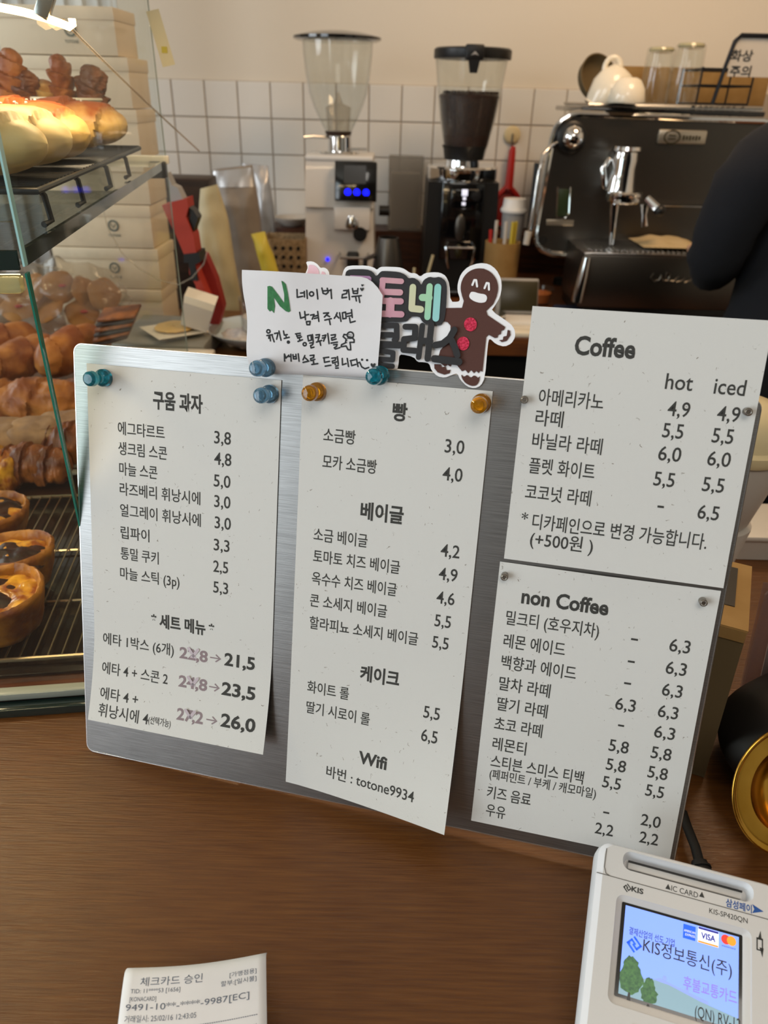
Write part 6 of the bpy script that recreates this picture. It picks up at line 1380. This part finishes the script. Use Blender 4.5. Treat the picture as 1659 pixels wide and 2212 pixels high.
for dx, m_ in ((-.0014, 'print_red'), (.0014, 'print_orange')): MB().add([(u_+dx+.0023*math.cos(a), v_+.0004+.0023*math.sin(a), -.00204+(.00003 if dx > 0 else 0)) for a in [2*PI*i/20 for i in range(20)]], [tuple(range(20))]).build('logo_disc', m_, disp, smooth=0)
b = MB(); put_text(b, 'mastercard', u_-.0033, u_+.0033, v_-.0028, .0012, 0, None, eps=-.0020); b.build('logo_text', 'print_visa', disp, smooth=0)
# body prints
def btext(s, xa, ya, xb, yb, size, m, bold=0.0): return stext(s, xa, ya, xb, yb, size, m, bold, 'printed_text', tm, .00012)
btext('KIS', 1364, 1921, 1390, 1925, .0037, 'ink', .03); u_, v_ = TP.uv(1355, 1918, 0); kis_mark(u_, v_, .0026, .00012, 'ink', tm)
btext('IC CARD', 1450, 1920, 1508, 1932, .0040, 'ink'); btext('KIS-SP420QN', 1532, 1969, 1615, 1989, .0036, 'ink'); btext('삼성페이', 1568, 1951, 1624, 1962, .0045, 'print_navy', .02)
b = MB()
for x, y in ((1443, 1916), (1516, 1933)): u_, v_ = TP.uv(x, y, 0); b.add([(u_-.0014, v_-.0012, .00012), (u_+.0014, v_-.0012, .00012), (u_, v_+.0016, .00012)], [(0, 1, 2)])
for x, y, s_ in ((1641, 2022, 1), (1645, 2056, -1)): u_, v_ = TP.uv(x, y, 0); b.add([(u_-.0010, v_-.0018*s_, .00012), (u_+.0010, v_-.0018*s_, .00012), (u_+.0004, v_+.0026*s_, .00012)], [(0, 1, 2) if s_ > 0 else (0, 2, 1)])
u_, v_ = TP.uv(1641, 2040, 0)
for rect in ((-.0016, -.003, -.0010, .003), (.0010, -.003, .0016, .003), (-.0016, .0024, .0016, .003), (-.0016, -.003, .0016, -.0024)): b.add([(u_+x, v_+y, .00012) for x, y in ((rect[0], rect[1]), (rect[2], rect[1]), (rect[2], rect[3]), (rect[0], rect[3]))], [(0, 1, 2, 3)])
tag(b.build('print_marks', 'ink', tm, smooth=0), kind='stuff')
u_, v_ = TP.uv(1637, 1966, 0); MB().add([(u_-.0028, v_+.0022, .00012), (u_-.0018, v_, .00012), (u_-.0028, v_-.0022, .00012), (u_+.0028, v_, .00012)], [(0, 1, 2, 3)]).build('arrow_print', 'print_navy', tm, smooth=0)
# card slot
b = MB(); loft(b, [(slot, 0), (rrect(-.0028, .0176, .0642, .0266, .004), -.002), (rrect(-.0015, .0180, .0630, .0240, .002), -.0075)]); b.build('slot_recess', 'terminal_light', tm, smooth=.8)
MB().box((.0305, .0205, -.0078), (.066, .0078, .001)).build('slot_floor', 'terminal_body', tm)
MB().box((.030, .0206, -.0060), (.0600, .0036, .0045), .0006).build('slot_insert', 'terminal_body', tm)
MB().box((.030, .0226, -.0036), (.0600, .0010, .0012)).build('slot_gap', 'black_plastic', tm)
MB().box((.030, .0116, .00004), (.0935, .00035, .0003)).build('seam_line', 'groove', tm)
b = MB(); b.tube([(L_+.0052, TOP-.004, .0002), (L_+.0050, .0155, .0002), (L_+.0062, .0123, .0002), (L_+.0085, .0116, .0002)], .0002, 6); b.build('seam_line', 'groove', tm)
MB().prism(rrect(.0060, BOT+.006, .0560, -.0540, .002), .0001, .0008).build('keypad_plate', 'terminal_light', tm)
for r_ in range(2):
    for c_ in range(3): MB().box((.0145+c_*.0165, -.064-r_*.0120, .0014), (.0125, .0095, .0028), .001).build('key', 'grey_plastic', tm)
# ---------------------------------------------------------------- receipt
W_R = .0735
ra_, rb_ = atz(268, 2108, .036), atz(574, 2067, .036)
ux = Vector((rb_.x-ra_.x, rb_.y-ra_.y, 0)).normalized(); uy = Vector((-ux.y, ux.x, 0)); W_R = (rb_-ra_).length
rc = thing('receipt', 'curled white card receipt lying at the bottom left of the counter', 'receipt', (ra_.x, ra_.y, 0)); rc.rotation_euler = (0, 0, math.atan2(ux.y, ux.x))
def rz_(t): return .036-.0008*t*1000*0 - .0175*(t/.075)**1.6 if t >= 0 else .036-((-t)/.010)**2*.010
def rpt(u, t, e=0.0):
    """u across, t down the strip from the crest of the curl"""
    t2 = t; z = rz_(t)*(1-.10*(u/W_R)) - .0 ; z = max(z, .0006)
    return (u, -t*.92-.002*math.sin(u/W_R*PI), z+e)
b = MB(); b.grid(lambda a, c_: rpt(W_R*a, -.012+.152*c_), 16, 60)
o = b.build('sheet', 'paper_note', rc, smooth=1.2); sm = o.modifiers.new('thick', 'SOLIDIFY'); sm.thickness = .00012; sm.offset = -1
def rtext(b, s, a0, a1, t, size):
    vs, fs, x0, x1, y0, y1 = text2d(s, .0); k = (a1-a0)*W_R/(x1-x0); ym = (y0+y1)/2
    b.add([rpt(a0*W_R+(x-x0)*k, t-(y-ym)*size, .00025) for x, y in vs], fs)
b = MB()
for s, a0, a1, t, size in (('체크카드 승인', .12, .55, .0035, .0052), ('[가맹점용]', .74, .93, .0045, .0030), ('TID: 11****53 [1656]', .06, .40, .0085, .0030), ('할부:[일시불]', .68, .93, .0085, .0030), ('[KONACARD]', .06, .24, .0125, .0030), ('9491-10**-****-9987[EC]', .04, .88, .0165, .0044),
                           ('거래일시: 25/02/16 12:43:05', .04, .52, .0215, .0036), ('20.819원', .78, .93, .0320, .0036), ('2.081원', .80, .93, .0365, .0036), ('22.900원', .70, .93, .0415, .0042), ('금  액:', .04, .18, .0330, .0038), ('부가세:', .05, .18, .0375, .0038), ('합  계:', .05, .18, .0430, .0040)):
    rtext(b, s, a0, a1, t, size)
for t in (.0265, .0470):
    for i in range(60): u0 = W_R*(.04+.90*i/60); b.add([rpt(u0, t, .0002), rpt(u0+W_R*.011, t, .0002), rpt(u0+W_R*.011, t-.0004, .0002), rpt(u0, t-.0004, .0002)], [(0, 1, 2, 3)])
b.build('printed_text', 'ink_thermal', rc, smooth=0)
